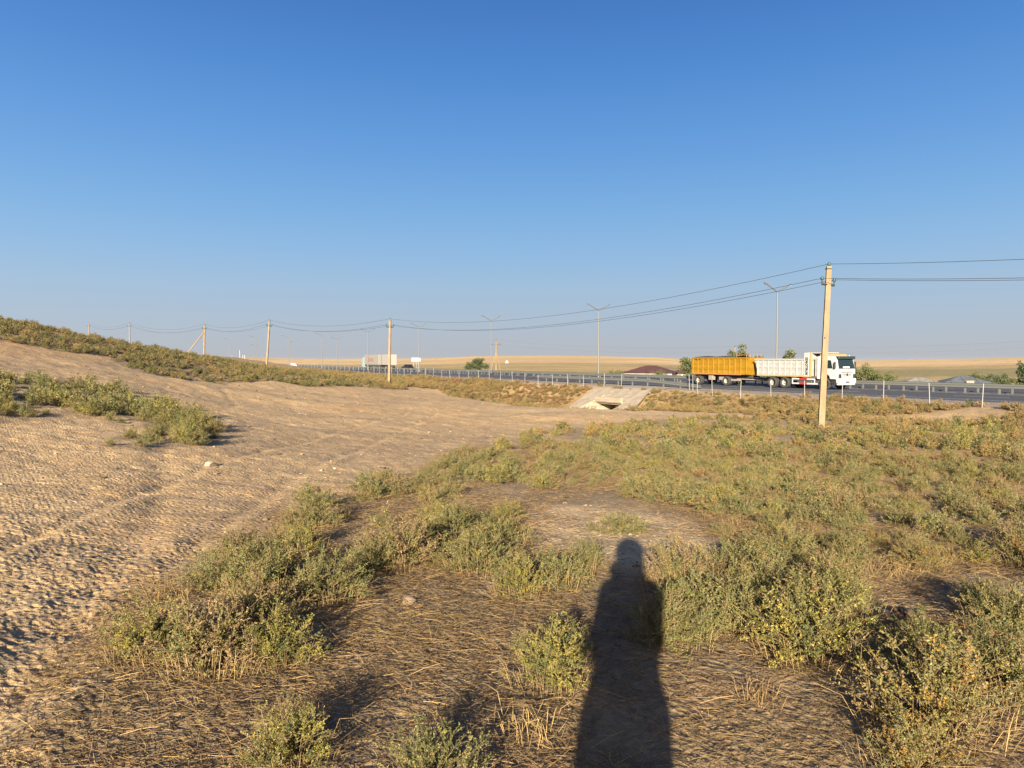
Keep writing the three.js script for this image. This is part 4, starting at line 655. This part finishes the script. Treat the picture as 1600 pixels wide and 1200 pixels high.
{ // long pale lorry on the far carriageway, heading away
  const [x, z] = onRoad(-160.5, -6.5), t = base('lorry', x, ROAD_Y, z, ROAD_TURN + Math.PI);
  tag(t, 'long pale lorry with a faded red print on its side, far down the highway', 'lorry');
  part('cab', prism([[0, 0.6], [0.02, 1.7], [-0.25, 3.0], [-2.0, 3.5], [-2.1, 0.6]], 2.4, 0.06).rotateY(-Math.PI / 2), M(0.2, 0.25, 0.26, 0.5), t); part('windscreen', box(2.1, 0.95, 0.04, 0, 2.25, -0.08).rotateX(-0.02), glassDark, t);
  const b = part('cargo_box', box(2.5, 2.9, 12.6, 0, 2.75, -8.9, 0.04), M(0.19, 0.178, 0.16, 0.7), t); for (const k of [-1, 1]) part('side_print', box(0.02, 1.1, 5.6, k * 1.26, 2.7, -8.2), M(0.2, 0.115, 0.095, 0.8), b); part('side_skirt', box(2.4, 0.5, 12, 0, 1.05, -8.9), chassis, t);
  for (const k of [-1, 1]) { wheel(t, k * 1.0, 0.5, -1.3, 0.5, 0.3); for (const zz of [-4.6, -11, -12.3, -13.6]) wheel(t, k * 0.95, 0.5, zz, 0.5, 0.4); }
  const [x2, z2] = onRoad(-144.6, -6.5), q = base('cargo_trailer', x2, ROAD_Y, z2, ROAD_TURN + Math.PI); tag(q, 'pale box trailer coupled behind the long lorry', 'trailer');
  part('cargo_box', box(2.5, 2.9, 7.4, 0, 2.75, -3.7, 0.04), M(0.23, 0.215, 0.19, 0.7), q); part('corner_post', box(0.05, 2.9, 0.3, 1.27, 2.75, -2.4), dustyIron, q); part('trailer_frame', box(1.2, 0.35, 8, 0, 1.05, -3.6), chassis, q); for (const k of [-1, 1]) for (const zz of [-1.6, -5.8]) wheel(q, k * 0.95, 0.5, zz, 0.5, 0.4);
}
function car(s, d, turn, mat, label) {
  const [x, z] = onRoad(s, d), t = base('car', x, ROAD_Y, z, ROAD_TURN + turn); tag(t, label, 'car');
  part('body', prism([[-2.2, 0.35], [-2.25, 0.75], [-1.9, 0.95], [0.9, 0.98], [1.9, 0.85], [2.2, 0.65], [2.2, 0.35]], 1.75, 0.08).rotateY(-Math.PI / 2), mat, t);
  part('cabin', prism([[-1.95, 0.95], [-1.35, 1.42], [0.1, 1.46], [0.95, 0.97]], 1.5, 0.06).rotateY(-Math.PI / 2), mat, t);
  for (const k of [-1, 1]) part('window', panelShapeGeo([[-1.7, 1.0], [-1.28, 1.36], [0.05, 1.39], [0.7, 1.0]], 0.02, k * 0.752), glassDark, t);
  part('windscreen', box(1.35, 0.6, 0.03).rotateX(-1.03).translate(0, 1.2, 0.545), glassDark, t);
  for (const k of [-1, 1]) { for (const zz of [-1.35, 1.35]) wheel(t, k * 0.8, 0.32, zz, 0.32, 0.2); part('headlight', box(0.3, 0.14, 0.1, k * 0.65, 0.68, 2.12, 0.03), lampGlass, t); part('tail_light', box(0.3, 0.14, 0.08, k * 0.65, 0.75, -2.2, 0.03), paintRed, t); }
}
car(-126, -6.5, Math.PI, M(0.015, 0.015, 0.018, 0.3), 'black car on the far carriageway just past the billboard');
car(-205, 5, 0, M(0.5, 0.52, 0.56, 0.35), 'silver car coming along the near carriageway');
car(-258, 5, 0, M(0.12, 0.2, 0.34, 0.35), 'blue car far down the near carriageway');
car(-330, 5, 0, M(0.02, 0.02, 0.025, 0.3), 'distant dark car beside the hillside');

// ---------- beyond and beside the highway ----------
{
  const white = M(0.28, 0.28, 0.27, 0.5), [bx, bz] = onRoad(-156, -21), b = base('billboard', bx, landHeight(bx, bz), bz, 0.1); tag(b, 'blank white billboard on three thin legs beyond the highway', 'billboard');
  part('panel', box(2.7, 1.15, 0.1, 0, 3.3, 0, 0.02), white, b); part('frame', [box(2.8, 0.06, 0.06, 0, 3.9, -0.06), box(2.8, 0.06, 0.06, 0, 2.7, -0.06)], galv, b); for (const k of [-0.75, 0.1, 0.75]) part('leg', cyl(0.05, 0.05, 3.4, k, 1.4, -0.1, 8), white, b);
  const [sx, sz] = onRoad(-86.5, -14.4), s = base('warning_sign', sx, landHeight(sx, sz), sz, 0.02); tag(s, 'triangular white warning sign with a red border on a post', 'road sign');
  const tri = (r) => [[-r * 0.866, -r * 0.5], [r * 0.866, -r * 0.5], [0, r]]; part('post', cyl(0.035, 0.035, 2.2, 0, 1.0, -0.03, 8), galv, s); part('sign_plate', prism(tri(0.56), 0.02, 0.004).translate(0, 2.3, 0), paintRed, s); part('white_field', prism(tri(0.42), 0.006).translate(0, 2.3, 0.016), white, s); part('pictogram', [box(0.07, 0.2, 0.006, 0, 2.28, 0.024), box(0.22, 0.06, 0.006, 0, 2.2, 0.024)], blackPlastic, s);
  for (const [ss, d, h] of [[-232, 16.4, 4.6], [-236, 16.4, 4.6], [-243, 16.4, 6.4], [-262, 16.4, 4.2]]) { const [x, z] = onRoad(ss, d), p = base('marker_pole', x, Math.min(landHeight(x, z), ROAD_Y), z); tag(p, 'white painted steel pole beside the highway past the leaning pole', 'pole', 'white poles beside the far highway'); part('shaft', cyl(0.13, 0.15, h, 0, h / 2, 0, 8), white, p); part('cap', cyl(0.17, 0.17, 0.12, 0, h + 0.06, 0, 8), galv, p); part('crossarm', box(1.4, 0.08, 0.08, 0, h - 0.4, 0), iron, p); }
  const farPole = (x, z, h, label) => { const y = landHeight(x, z), p = base('utility_pole', x, y, z); tag(p, label, 'utility pole'); part('shaft', cyl(0.13, 0.2, h, 0, h / 2, 0, 8), poleConcrete, p); part('crossarm', box(2.2, 0.1, 0.1, 0, h - 1.1, 0), iron, p); insulator(p, 0, h, 0).scale.setScalar(2); insulator(p, 1, h - 1.05, 0).scale.setScalar(1.6); insulator(p, -1, h - 1.05, 0).scale.setScalar(1.6); return p; };
  const a = farPole(-3.9, -182, 8.2, 'slim concrete pole with braces standing beyond the warning sign'); part('brace', [rod([-1.6, -0.3, 0.4], [-0.1, 5, 0], 0.08, 6), rod([1.3, -0.3, -0.3], [0.1, 5, 0], 0.08, 6)], poleConcrete, a);
  const b2 = farPole(45.3, -150, 7.1, 'concrete power pole showing above the yellow trailer'); const c2 = farPole(98, -118, 8.4, 'concrete power pole out past the low houses'); 
  const wm = M(0.1, 0.1, 0.1, 0.7); const P = [[-90, 1.2, -230], [45.3, 4.3, -150], [98, 5.6, -118]].map((p) => new THREE.Vector3(...p)); P[1].y = landHeight(45.3, -150) + 7.25; P[2].y = landHeight(98, -118) + 8.55; P[0].set(-3.9, landHeight(-3.9, -182) + 8.35, -182);
  [[0, 1], [1, 2]].forEach(([i, j]) => { for (const o of [0, -1.1]) { const pts = []; for (let q = 0; q <= 16; q++) { const t = q / 16; pts.push(P[i].clone().lerp(P[j], t).add(new THREE.Vector3(0, o - 4 * 1.0 * t * (1 - t), 0))); } tag(part('overhead_wire', new THREE.TubeGeometry(new THREE.CatmullRomCurve3(pts), 24, 0.014, 4), wm, scene), (o ? 'lower' : 'upper') + ' wire beyond the highway ' + (i ? 'running on past the houses' : 'reaching the pole above the trailer'), 'wire'); } });
}
// houses
{
  const wallMat = M(0.36, 0.34, 0.31, 0.85, 0, { map: concreteTex }), roofGrey = M(0.22, 0.21, 0.19, 0.75, 0, { map: concreteTex }), roofDark = M(0.11, 0.12, 0.125, 0.6, 0, { map: concreteTex }), roofRed = M(0.085, 0.036, 0.028, 0.7, 0, { map: concreteTex });
  const hip = (w, d, e, h, inset) => { const o = 0.45, a = [-w / 2 - o, e, -d / 2 - o], b = [w / 2 + o, e, -d / 2 - o], c = [w / 2 + o, e, d / 2 + o], f = [-w / 2 - o, e, d / 2 + o], r0 = [-w / 2 + inset, e + h, 0], r1 = [w / 2 - inset, e + h, 0], v = [...f, ...c, ...r1, ...f, ...r1, ...r0, ...b, ...a, ...r0, ...b, ...r0, ...r1, ...c, ...b, ...r1, ...a, ...f, ...r0, ...a, ...b, ...c, ...a, ...c, ...f], g = new THREE.BufferGeometry(); g.setAttribute('position', new THREE.Float32BufferAttribute(v, 3)); g.setAttribute('uv', new THREE.Float32BufferAttribute(Array.from({ length: v.length / 3 }, (_, i) => [v[i * 3] / 4, v[i * 3 + 2] / 4]).flat(), 2)); g.computeVertexNormals(); return g; };
  const house = (x, z, turn, w, d, e, h, roof, label) => {
    const t = base('house', x, landHeight(x, z) - 0.1, z, turn); tag(t, label, 'house');
    part('wall', box(w, e, d, 0, e / 2, 0), wallMat, t); const r = part('roof', hip(w, d, e, h, Math.min(w, d) / 2 - 0.2), roof, t); const seams = []; for (let k = -w / 2 + 1.2; k < w / 2; k += 1.6) { const top = Math.abs(k) > w / 2 - d / 2 ? h * (w / 2 - Math.abs(k) + 0.45) / (d / 2) : h; seams.push(rod([k, e + 0.03, d / 2 + 0.45], [k, e + Math.min(h, top) + 0.02, (d / 2 + 0.45) * (1 - Math.min(h, top) / h)], 0.035, 5)); } for (const q of seams) part('roof_seam', q, roof, r);
    for (const k of [-0.3, 0.25]) { const f = part('window', box(1.2, 1.1, 0.06, w * k, e * 0.55, d / 2 + 0.02), white2, t); part('pane', box(1.0, 0.9, 0.02, w * k, e * 0.55, d / 2 + 0.06), glassDark, f); } part('door', box(0.9, 1.9, 0.06, 0, 0.95, d / 2 + 0.02), dustyIron, t);
  };
  const white2 = M(0.5, 0.5, 0.5, 0.6);
  house(28.2, -150, -0.35, 9.6, 8, 1.95, 1.45, roofRed, 'house with a dark red hipped roof behind the median rail');
  house(34.5, -152, -0.3, 4.5, 4, 1.75, 0.7, roofRed, 'low dark red roofed annex beside the red roofed house');
  house(53.8, -97.5, -0.25, 6.0, 5.5, 1.35, 1.0, roofGrey, 'house with a pale grey sheet roof and dark seams beyond the highway');
  house(62.5, -102, -0.3, 6.6, 6, 1.35, 1.15, roofDark, 'house with a dark slate grey roof beside the pale roofed one');
  house(66, -88, -0.3, 5, 3.6, 1.9, 0.35, wallMat, 'low white walled building beyond the highway rail');
}
// trees
const bark = M(0.12, 0.085, 0.055, 0.9), crownMat = plantMatFor();
function plantMatFor() { const m = new THREE.MeshStandardMaterial({ vertexColors: true, roughness: 0.75 }); m.name = 'tree_leaf'; return m; }
function tree(seed, x, z, w, h, tall, c1, c2, label, n = 2600) { n = Math.round(n * 2.2);
  seedTo(seed); const t = base('tree', x, landHeight(x, z) - 0.05, z, rr(0, 6)); tag(t, label, 'tree');
  const limbs = [], crown = new Mesher(), tips = [], H0 = h * (tall ? 0.2 : 0.12);
  const trunk = rod([0, -0.2, 0], [rr(-0.1, 0.1), h * 0.55, rr(-0.1, 0.1)], h * 0.032, 8, h * 0.016);
  for (let k = 0; k < 16; k++) { const a = k * 2.4 + rr(-0.4, 0.4), y = mix(H0, h * 0.5, rnd()), R = w / 2 * rr(0.5, 1.0), ty = mix(h * 0.3, h * 0.95, rnd()) ; const k2 = tall ? 1 - 0.6 * (ty / h) : Math.sqrt(Math.max(0.05, 1 - ((ty / h - 0.45) / 0.6) ** 2)); const e = [Math.cos(a) * R * k2, ty, Math.sin(a) * R * k2]; limbs.push(rod([0, y, 0], e, h * 0.01, 5, h * 0.003)); tips.push(e); for (let q = 0; q < 3; q++) tips.push([e[0] + rr(-0.3, 0.3) * w * 0.5, Math.max(0.25, e[1] + rr(-0.25, 0.18) * h), e[2] + rr(-0.3, 0.3) * w * 0.5]); }
  for (let k = 0; k < n; k++) { const p = tips[Math.floor(rnd() * tips.length)], d = rdir(), r = Math.cbrt(rnd()) * Math.min(w, h) * 0.17, q = rdir(), L = Math.min(0.36, h * 0.066) * rr(0.6, 1.3), c = rnd() < 0.55 ? c1 : c2; crown.leaf(p[0] + d[0] * r, Math.max(0.05, p[1] + d[1] * r * 0.8), p[2] + d[2] * r, q, sideOf(q), L, L * 0.26, tint(c, 0.3)); }
  part('trunk', trunk, bark, t); limbs.forEach((l) => part('limb', l, bark, t)); part('crown', crown.build(), crownMat, t);
}
const tg = [0.05, 0.062, 0.018], tg2 = [0.085, 0.088, 0.022], td = [0.04, 0.055, 0.02];
tree(1, -9.8, -205, 5.6, 3.9, false, td, tg, 'round dark green bushy tree alone beyond the median', 3200);
tree(2, 30.9, -124, 4.8, 4.4, false, tg, tg2, 'leafy tree just behind the tail of the yellow trailer');
tree(3, 26.5, -133, 3.0, 2.2, false, tg2, tg, 'low bushy tree between the red roof and the trailer', 1400);
tree(4, 36.2, -118, 4.4, 5.9, false, tg, tg2, 'tall leafy tree showing over the middle of the yellow trailer');
tree(5, 40.0, -121, 3.2, 5.4, false, tg2, tg, 'thin crowned tree showing over the front of the yellow trailer', 1500);
tree(6, 41.0, -112, 3.6, 5.5, false, tg, tg2, 'leafy tree rising behind the street lamp and the tipper body');
tree(7, 50.5, -105, 4.8, 3.5, false, tg, tg2, 'dense green tree just beyond the cab of the dump truck');
tree(8, 53.6, -107, 3.8, 2.7, false, tg2, tg, 'lower green tree next to the dense tree beyond the cab', 1800);
tree(9, 68.0, -108, 3.2, 2.6, false, tg2, tg, 'yellowish tree behind the dark slate roof', 1400);
tree(10, 67.5, -103, 4.6, 2.6, false, td, tg, 'wide dark tree beyond the guardrail past the slate roof');
tree(11, 72.3, -104, 2.4, 4.0, true, td, td, 'narrow dark evergreen tree beyond the guardrail', 1500);
tree(12, 23.6, -158, 2.6, 1.9, false, tg, td, 'small dark bush beside the red roofed house', 900);
tree(13, 33.6, -96.5, 2.5, 2.2, false, td, tg, 'low dark tree behind the trailer wheels', 900);
tree(14, 19.5, -140, 2.4, 1.7, false, tg2, tg, 'small green bush at the foot of the median lamp', 900);

// ---------- the photographer, whose long shadow falls across the weeds ----------
{
  const cap = (p, a, b, ra, rb) => { const bx = b[0] - a[0], by = b[1] - a[1], bz = b[2] - a[2], px = p[0] - a[0], py = p[1] - a[1], pz = p[2] - a[2], t = clamp((px * bx + py * by + pz * bz) / (bx * bx + by * by + bz * bz + 1e-9), 0, 1); return Math.hypot(px - bx * t, py - by * t, pz - bz * t) - mix(ra, rb, t); };
  const smin = (a, b, k) => { const h = clamp(0.5 + 0.5 * (b - a) / k, 0, 1); return mix(b, a, h) - k * h * (1 - h); };
  const ell = (p, c, r) => { const x = (p[0] - c[0]) / r[0], y = (p[1] - c[1]) / r[1], z = (p[2] - c[2]) / r[2], k = Math.hypot(x, y, z); return (k - 1) * Math.min(...r); };
  function surface(n, centre, half, f, color) {
    const mc = new MarchingCubes(n, new THREE.MeshStandardMaterial(), false, false, 120000); mc.isolation = 0; const s = mc.size;
    for (let k = 0; k < s; k++) for (let j = 0; j < s; j++) for (let i = 0; i < s; i++) mc.field[i + j * s + k * s * s] = -f([centre[0] + (i - mc.halfsize) / mc.halfsize * half, centre[1] + (j - mc.halfsize) / mc.halfsize * half, centre[2] + (k - mc.halfsize) / mc.halfsize * half]);
    mc.update(); const c = mc.count, p = new Float32Array(mc.positionArray.subarray(0, c * 3)), col = new Float32Array(c * 3);
    for (let i = 0; i < c; i++) { for (let q = 0; q < 3; q++) p[i * 3 + q] = centre[q] + p[i * 3 + q] * half; const k = color([p[i * 3], p[i * 3 + 1], p[i * 3 + 2]]); col.set(k, i * 3); }
    let g = new THREE.BufferGeometry(); g.setAttribute('position', new THREE.BufferAttribute(p, 3)); g.setAttribute('color', new THREE.BufferAttribute(col, 3)); g = mergeVertices(g, 1e-5); g.computeVertexNormals(); return g;
  }
  const skin = [0.36, 0.21, 0.14], shirt = [0.06, 0.075, 0.1], trousers = [0.05, 0.05, 0.055], shoe = [0.03, 0.025, 0.02], hair = [0.02, 0.016, 0.012];
  const Z = 0.34, W = [[-0.06, 1.55, 0.1], [0.1, 1.55, 0.1]];
  const bones = [];
  for (const k of [-1, 1]) bones.push(
    [[k * 0.1, 1.0, Z], [k * 0.11, 0.54, Z - 0.01], 0.115, 0.075], [[k * 0.11, 0.54, Z - 0.01], [k * 0.12, 0.11, Z + 0.02], 0.062, 0.045], [[k * 0.12, 0.06, Z + 0.05], [k * 0.14, 0.045, Z - 0.16], 0.05, 0.042],
    [[k * 0.165, 1.525, Z], [k * 0.175, 1.25, Z - 0.06], 0.058, 0.048], [[k * 0.175, 1.25, Z - 0.06], W[k < 0 ? 0 : 1], 0.047, 0.033]);
  bones.push([[-0.055, 1.0, Z], [-0.055, 1.2, Z], 0.13, 0.122], [[0.055, 1.0, Z], [0.055, 1.2, Z], 0.13, 0.122], [[-0.06, 1.25, Z], [-0.09, 1.48, Z], 0.125, 0.105], [[0.06, 1.25, Z], [0.09, 1.48, Z], 0.125, 0.105], [[-0.14, 1.54, Z], [0, 1.6, Z], 0.065, 0.065], [[0.14, 1.54, Z], [0, 1.6, Z], 0.065, 0.065], [[0, 1.58, Z], [0, 1.76, Z - 0.015], 0.068, 0.06]);
  const bodyF = (p) => { let d = 1; for (const [a, b, ra, rb] of bones) { const q = cap(p, a, b, ra, rb); if (q < 0.3) d = smin(d, q, 0.045); } return d; };
  const bodyCol = (p) => p[1] < 0.1 ? shoe : p[1] < 1.04 ? trousers : p[1] > 1.63 && Math.abs(p[0]) < 0.12 && p[2] > 0.28 ? skin : p[2] < 0.2 && p[1] > 1.45 ? skin : shirt;
  const HC = [0, 1.855, Z - 0.03];
  const headF = (p) => { let d = ell(p, HC, [0.078, 0.118, 0.098]); d = smin(d, ell(p, [0, 1.79, Z - 0.055], [0.055, 0.06, 0.066]), 0.03); d = smin(d, cap(p, [0, 1.868, Z - 0.125], [0, 1.835, Z - 0.142], 0.008, 0.014), 0.015); d = smin(d, cap(p, [-0.022, 1.795, Z - 0.115], [0.022, 1.795, Z - 0.115], 0.008, 0.008), 0.012); for (const k of [-1, 1]) { d = smin(d, ell(p, [k * 0.082, 1.845, Z - 0.015], [0.012, 0.034, 0.022]), 0.008); d = Math.max(d, -ell(p, [k * 0.032, 1.868, Z - 0.128], [0.02, 0.011, 0.016])); d = smin(d, ell(p, [k * 0.032, 1.866, Z - 0.112], [0.016, 0.012, 0.012]), 0.006); } return smin(d, cap(p, [0, 1.68, Z - 0.005], [0, 1.78, Z - 0.02], 0.062, 0.06), 0.03); };
  const handF = (p) => { let d = 1; for (const k of [-1, 1]) { const w = W[k < 0 ? 0 : 1]; d = smin(d, cap(p, w, [k * 0.098, 1.6, 0.06], 0.03, 0.028), 0.02); d = smin(d, cap(p, [k * 0.1, 1.585, 0.05], [k * 0.092, 1.645, 0.045], 0.02, 0.018), 0.02);
    for (let i = 0; i < 4; i++) { const y = 1.585 + i * 0.02, r = [0.0085, 0.0095, 0.009, 0.008][i], l = [0.036, 0.042, 0.04, 0.032][i]; const a = [k * 0.1, y, 0.038], b = [k * 0.098, y + 0.002, 0.006], c = [k * (0.098 - l * 0.6), y + 0.004, -0.004 + 0.006]; d = Math.min(d, smin(cap(p, a, b, r, r * 0.95), cap(p, b, c, r * 0.95, r * 0.8), 0.004)); }
    d = smin(d, smin(cap(p, [k * 0.094, 1.6, 0.06], [k * 0.076, 1.615, 0.048], 0.013, 0.011), cap(p, [k * 0.076, 1.615, 0.048], [k * 0.05, 1.62, 0.037], 0.011, 0.009), 0.006), 0.01); } return d; };
  const person = base('person', -0.09, groundY(0, Z) + 0.0, 0); tag(person, 'person in dark hooded clothes standing with a phone held up in both hands', 'person');
  person.position.y = Math.max(0, 0);
  const strip = (g) => { g.deleteAttribute('uv'); return g; };
  const g = mergeGeometries([surface(110, [0, 0.98, 0.28], 1.06, bodyF, bodyCol), surface(60, [0, 1.83, Z - 0.03], 0.2, headF, () => skin), surface(72, [0, 1.6, 0.055], 0.16, handF, () => skin)]);
  part('body', g, new THREE.MeshStandardMaterial({ vertexColors: true, roughness: 0.8 }), person);
  part('hair', surface(48, [0, 1.9, Z - 0.01], 0.18, (p) => Math.max(ell(p, [0, 1.87, Z - 0.018], [0.09, 0.118, 0.11]), -(p[1] - 1.80 - (p[2] < Z - 0.05 ? (Z - 0.05 - p[2]) * 1.6 : 0))), () => hair), new THREE.MeshStandardMaterial({ vertexColors: true, roughness: 0.6 }), person);
  part('hood', surface(60, [0, 1.78, Z], 0.3, (p) => Math.max(smin(ell(p, [0, 1.855, Z - 0.005], [0.135, 0.145, 0.135]), cap(p, [0, 1.8, Z + 0.01], [0, 1.6, Z], 0.1, 0.15), 0.06), -ell(p, [0, 1.84, Z - 0.13], [0.085, 0.115, 0.105]), 1.58 - p[1]), () => shirt), new THREE.MeshStandardMaterial({ vertexColors: true, roughness: 0.9 }), person);
  for (const k of [-1, 1]) { const e = part('eye', new THREE.SphereGeometry(0.011, 10, 8), M(0.5, 0.48, 0.45, 0.2), person); e.position.set(k * 0.032, 1.868, Z - 0.116); part('iris', new THREE.SphereGeometry(0.0055, 8, 6).translate(0, 0, -0.0075), M(0.03, 0.02, 0.015, 0.2), e); }
  const ph = base('smartphone', -0.05, 1.62, 0.026); tag(ph, 'black phone held level in both hands of the person', 'phone'); part('case', box(0.158, 0.074, 0.009, 0, 0, 0, 0.004), blackPlastic, ph); part('screen', box(0.15, 0.068, 0.001, 0, 0, 0.0052), M(0.01, 0.01, 0.012, 0.1), ph);
}

// ---------- stones, clods and droppings on the sand ----------
{
  seedTo(55);
  const rocks = [0, 1, 2].map((k) => { const g = new THREE.IcosahedronGeometry(1, 2), p = g.attributes.position; for (let i = 0; i < p.count; i++) { const x = p.getX(i), y = p.getY(i), z = p.getZ(i), s = 0.72 + 0.5 * fbm(x * 1.7 + k * 9 + 20, y * 1.7 + z * 1.3 + 20, 3); p.setXYZ(i, x * s, y * s * 0.62, z * s * 0.85); } return toCreasedNormals(mergeVertices(g.deleteAttribute('normal').deleteAttribute('uv')), 0.7); });
  const stoneMat = [M(0.22, 0.155, 0.095, 0.9), M(0.29, 0.225, 0.15, 0.9), M(0.17, 0.115, 0.07, 0.9)], dungMat = M(0.07, 0.045, 0.025, 0.95);
  const rock = (x, z, r, k, mat, name, label, cat, group) => { const m = part(name, rocks[k % 3], mat, scene); m.position.set(x, groundY(x, z) + r * 0.22, z); m.rotation.y = rr(0, 6); m.scale.setScalar(r); tag(m, label, cat, group); return m; };
  rock(-5.43, -13.2, 0.1, 0, stoneMat[1], 'stone', 'pale stone lying alone on the trampled sand near the left bushes', 'stone');
  rock(-5.32, -13.1, 0.075, 1, dungMat, 'stone', 'dark stone against the pale stone on the sand', 'stone');
  rock(-0.45, -6.75, 0.075, 2, stoneMat[1], 'stone', 'small pale stone under the edge of the weeds by the litter', 'stone');
  rock(-0.72, -5.1, 0.05, 1, stoneMat[0], 'stone', 'small grey stone on the straw litter', 'stone');
  let n = 0; while (n < 40) { const r = 8 + 32 * rnd(), a = rr(-0.62, 0.02), x = Math.sin(a) * r, z = -Math.cos(a) * r; if (cover(x, z) > 0.02) continue; n++; rock(x, z, rr(0.012, 0.03) * (1 + r / 50), n, stoneMat[n % 3], 'pebble', 'small pebble lying loose on the trampled sand', 'pebble', 'pebbles scattered on the sand'); }
  n = 0; while (n < 26) { const r = 10 + 26 * rnd(), a = rr(-0.6, -0.02), x = Math.sin(a) * r, z = -Math.cos(a) * r; if (cover(x, z) > 0.02) continue; n++; const m = rock(x, z, rr(0.03, 0.07), n, dungMat, 'dung_clod', 'dark dropping on the trampled sand', 'dropping', 'droppings on the sand'); m.scale.set(rr(0.03, 0.11), 0.022, rr(0.03, 0.06)); }
  for (let k = 0; k < 26; k++) { const a = rr(0, 6.28), e = rr(0.2, 1.15), x = PIT[0] + Math.cos(a) * 0.5 * e, z = PIT[1] + Math.sin(a) * 0.32 * e; rock(x, z, rr(0.02, 0.055), k, k % 2 ? dungMat : M(0.2, 0.11, 0.055, 0.95), 'soil_clod', 'crumbly brown soil clod in the dug hollow among the weeds', 'clod', 'clods in the dug hollow'); }
}

{ // crumbs of crust, droppings and chaff all over the sand
  seedTo(808); const g = new THREE.IcosahedronGeometry(1, 0), p = g.attributes.position; for (let i = 0; i < p.count; i++) { const x = p.getX(i), y = p.getY(i), z = p.getZ(i), s = 0.75 + 0.5 * hash2(Math.round(x * 50), Math.round(y * 50 + z * 31)); p.setXYZ(i, x * s, y * s * 0.55, z * s); } g.computeVertexNormals(); g.deleteAttribute('uv');
  const l = [], e = new THREE.Euler(), q = new THREE.Quaternion(), tones = [[0.29, 0.18, 0.095], [0.1, 0.06, 0.03], [0.07, 0.045, 0.025], [0.17, 0.105, 0.055], [0.3, 0.195, 0.1]];
  for (let k = 0; k < 9000; k++) { const r = 3 + 62 * Math.pow(rnd(), 1.25), a = rr(-0.72, 0.3), x = Math.sin(a) * r, z = -Math.cos(a) * r, c = tones[Math.floor(rnd() * 5)], s = (rnd() < 0.95 ? rr(0.004, 0.009) : rr(0.009, 0.018)) * (1 + r / 16), t = rr(0, 6.28); if (fbm(x * 0.5 + 50, z * 0.5, 3) < rr(0.3, 0.6)) continue; if (cover(x, z) > 0.3 || roadD(x, z) < 26) continue; l.push([new THREE.Matrix4().compose(new THREE.Vector3(x, groundY(x, z) + s * 0.2, z), q.setFromEuler(e.set(rr(-0.3, 0.3), t, rr(-0.3, 0.3))), new THREE.Vector3(s * rr(0.8, 1.8), s, s)), c]); }
  scatter('loose_crumbs', 'loose crumbs of crust and droppings strewn over the sand', 'crumbs', [['crumb', g, M(1, 1, 1, 0.95), l]]);
}

scene.traverse((o) => { if (o.isMesh) { o.castShadow = true; o.receiveShadow = true; } });
renderer.render(scene, camera);
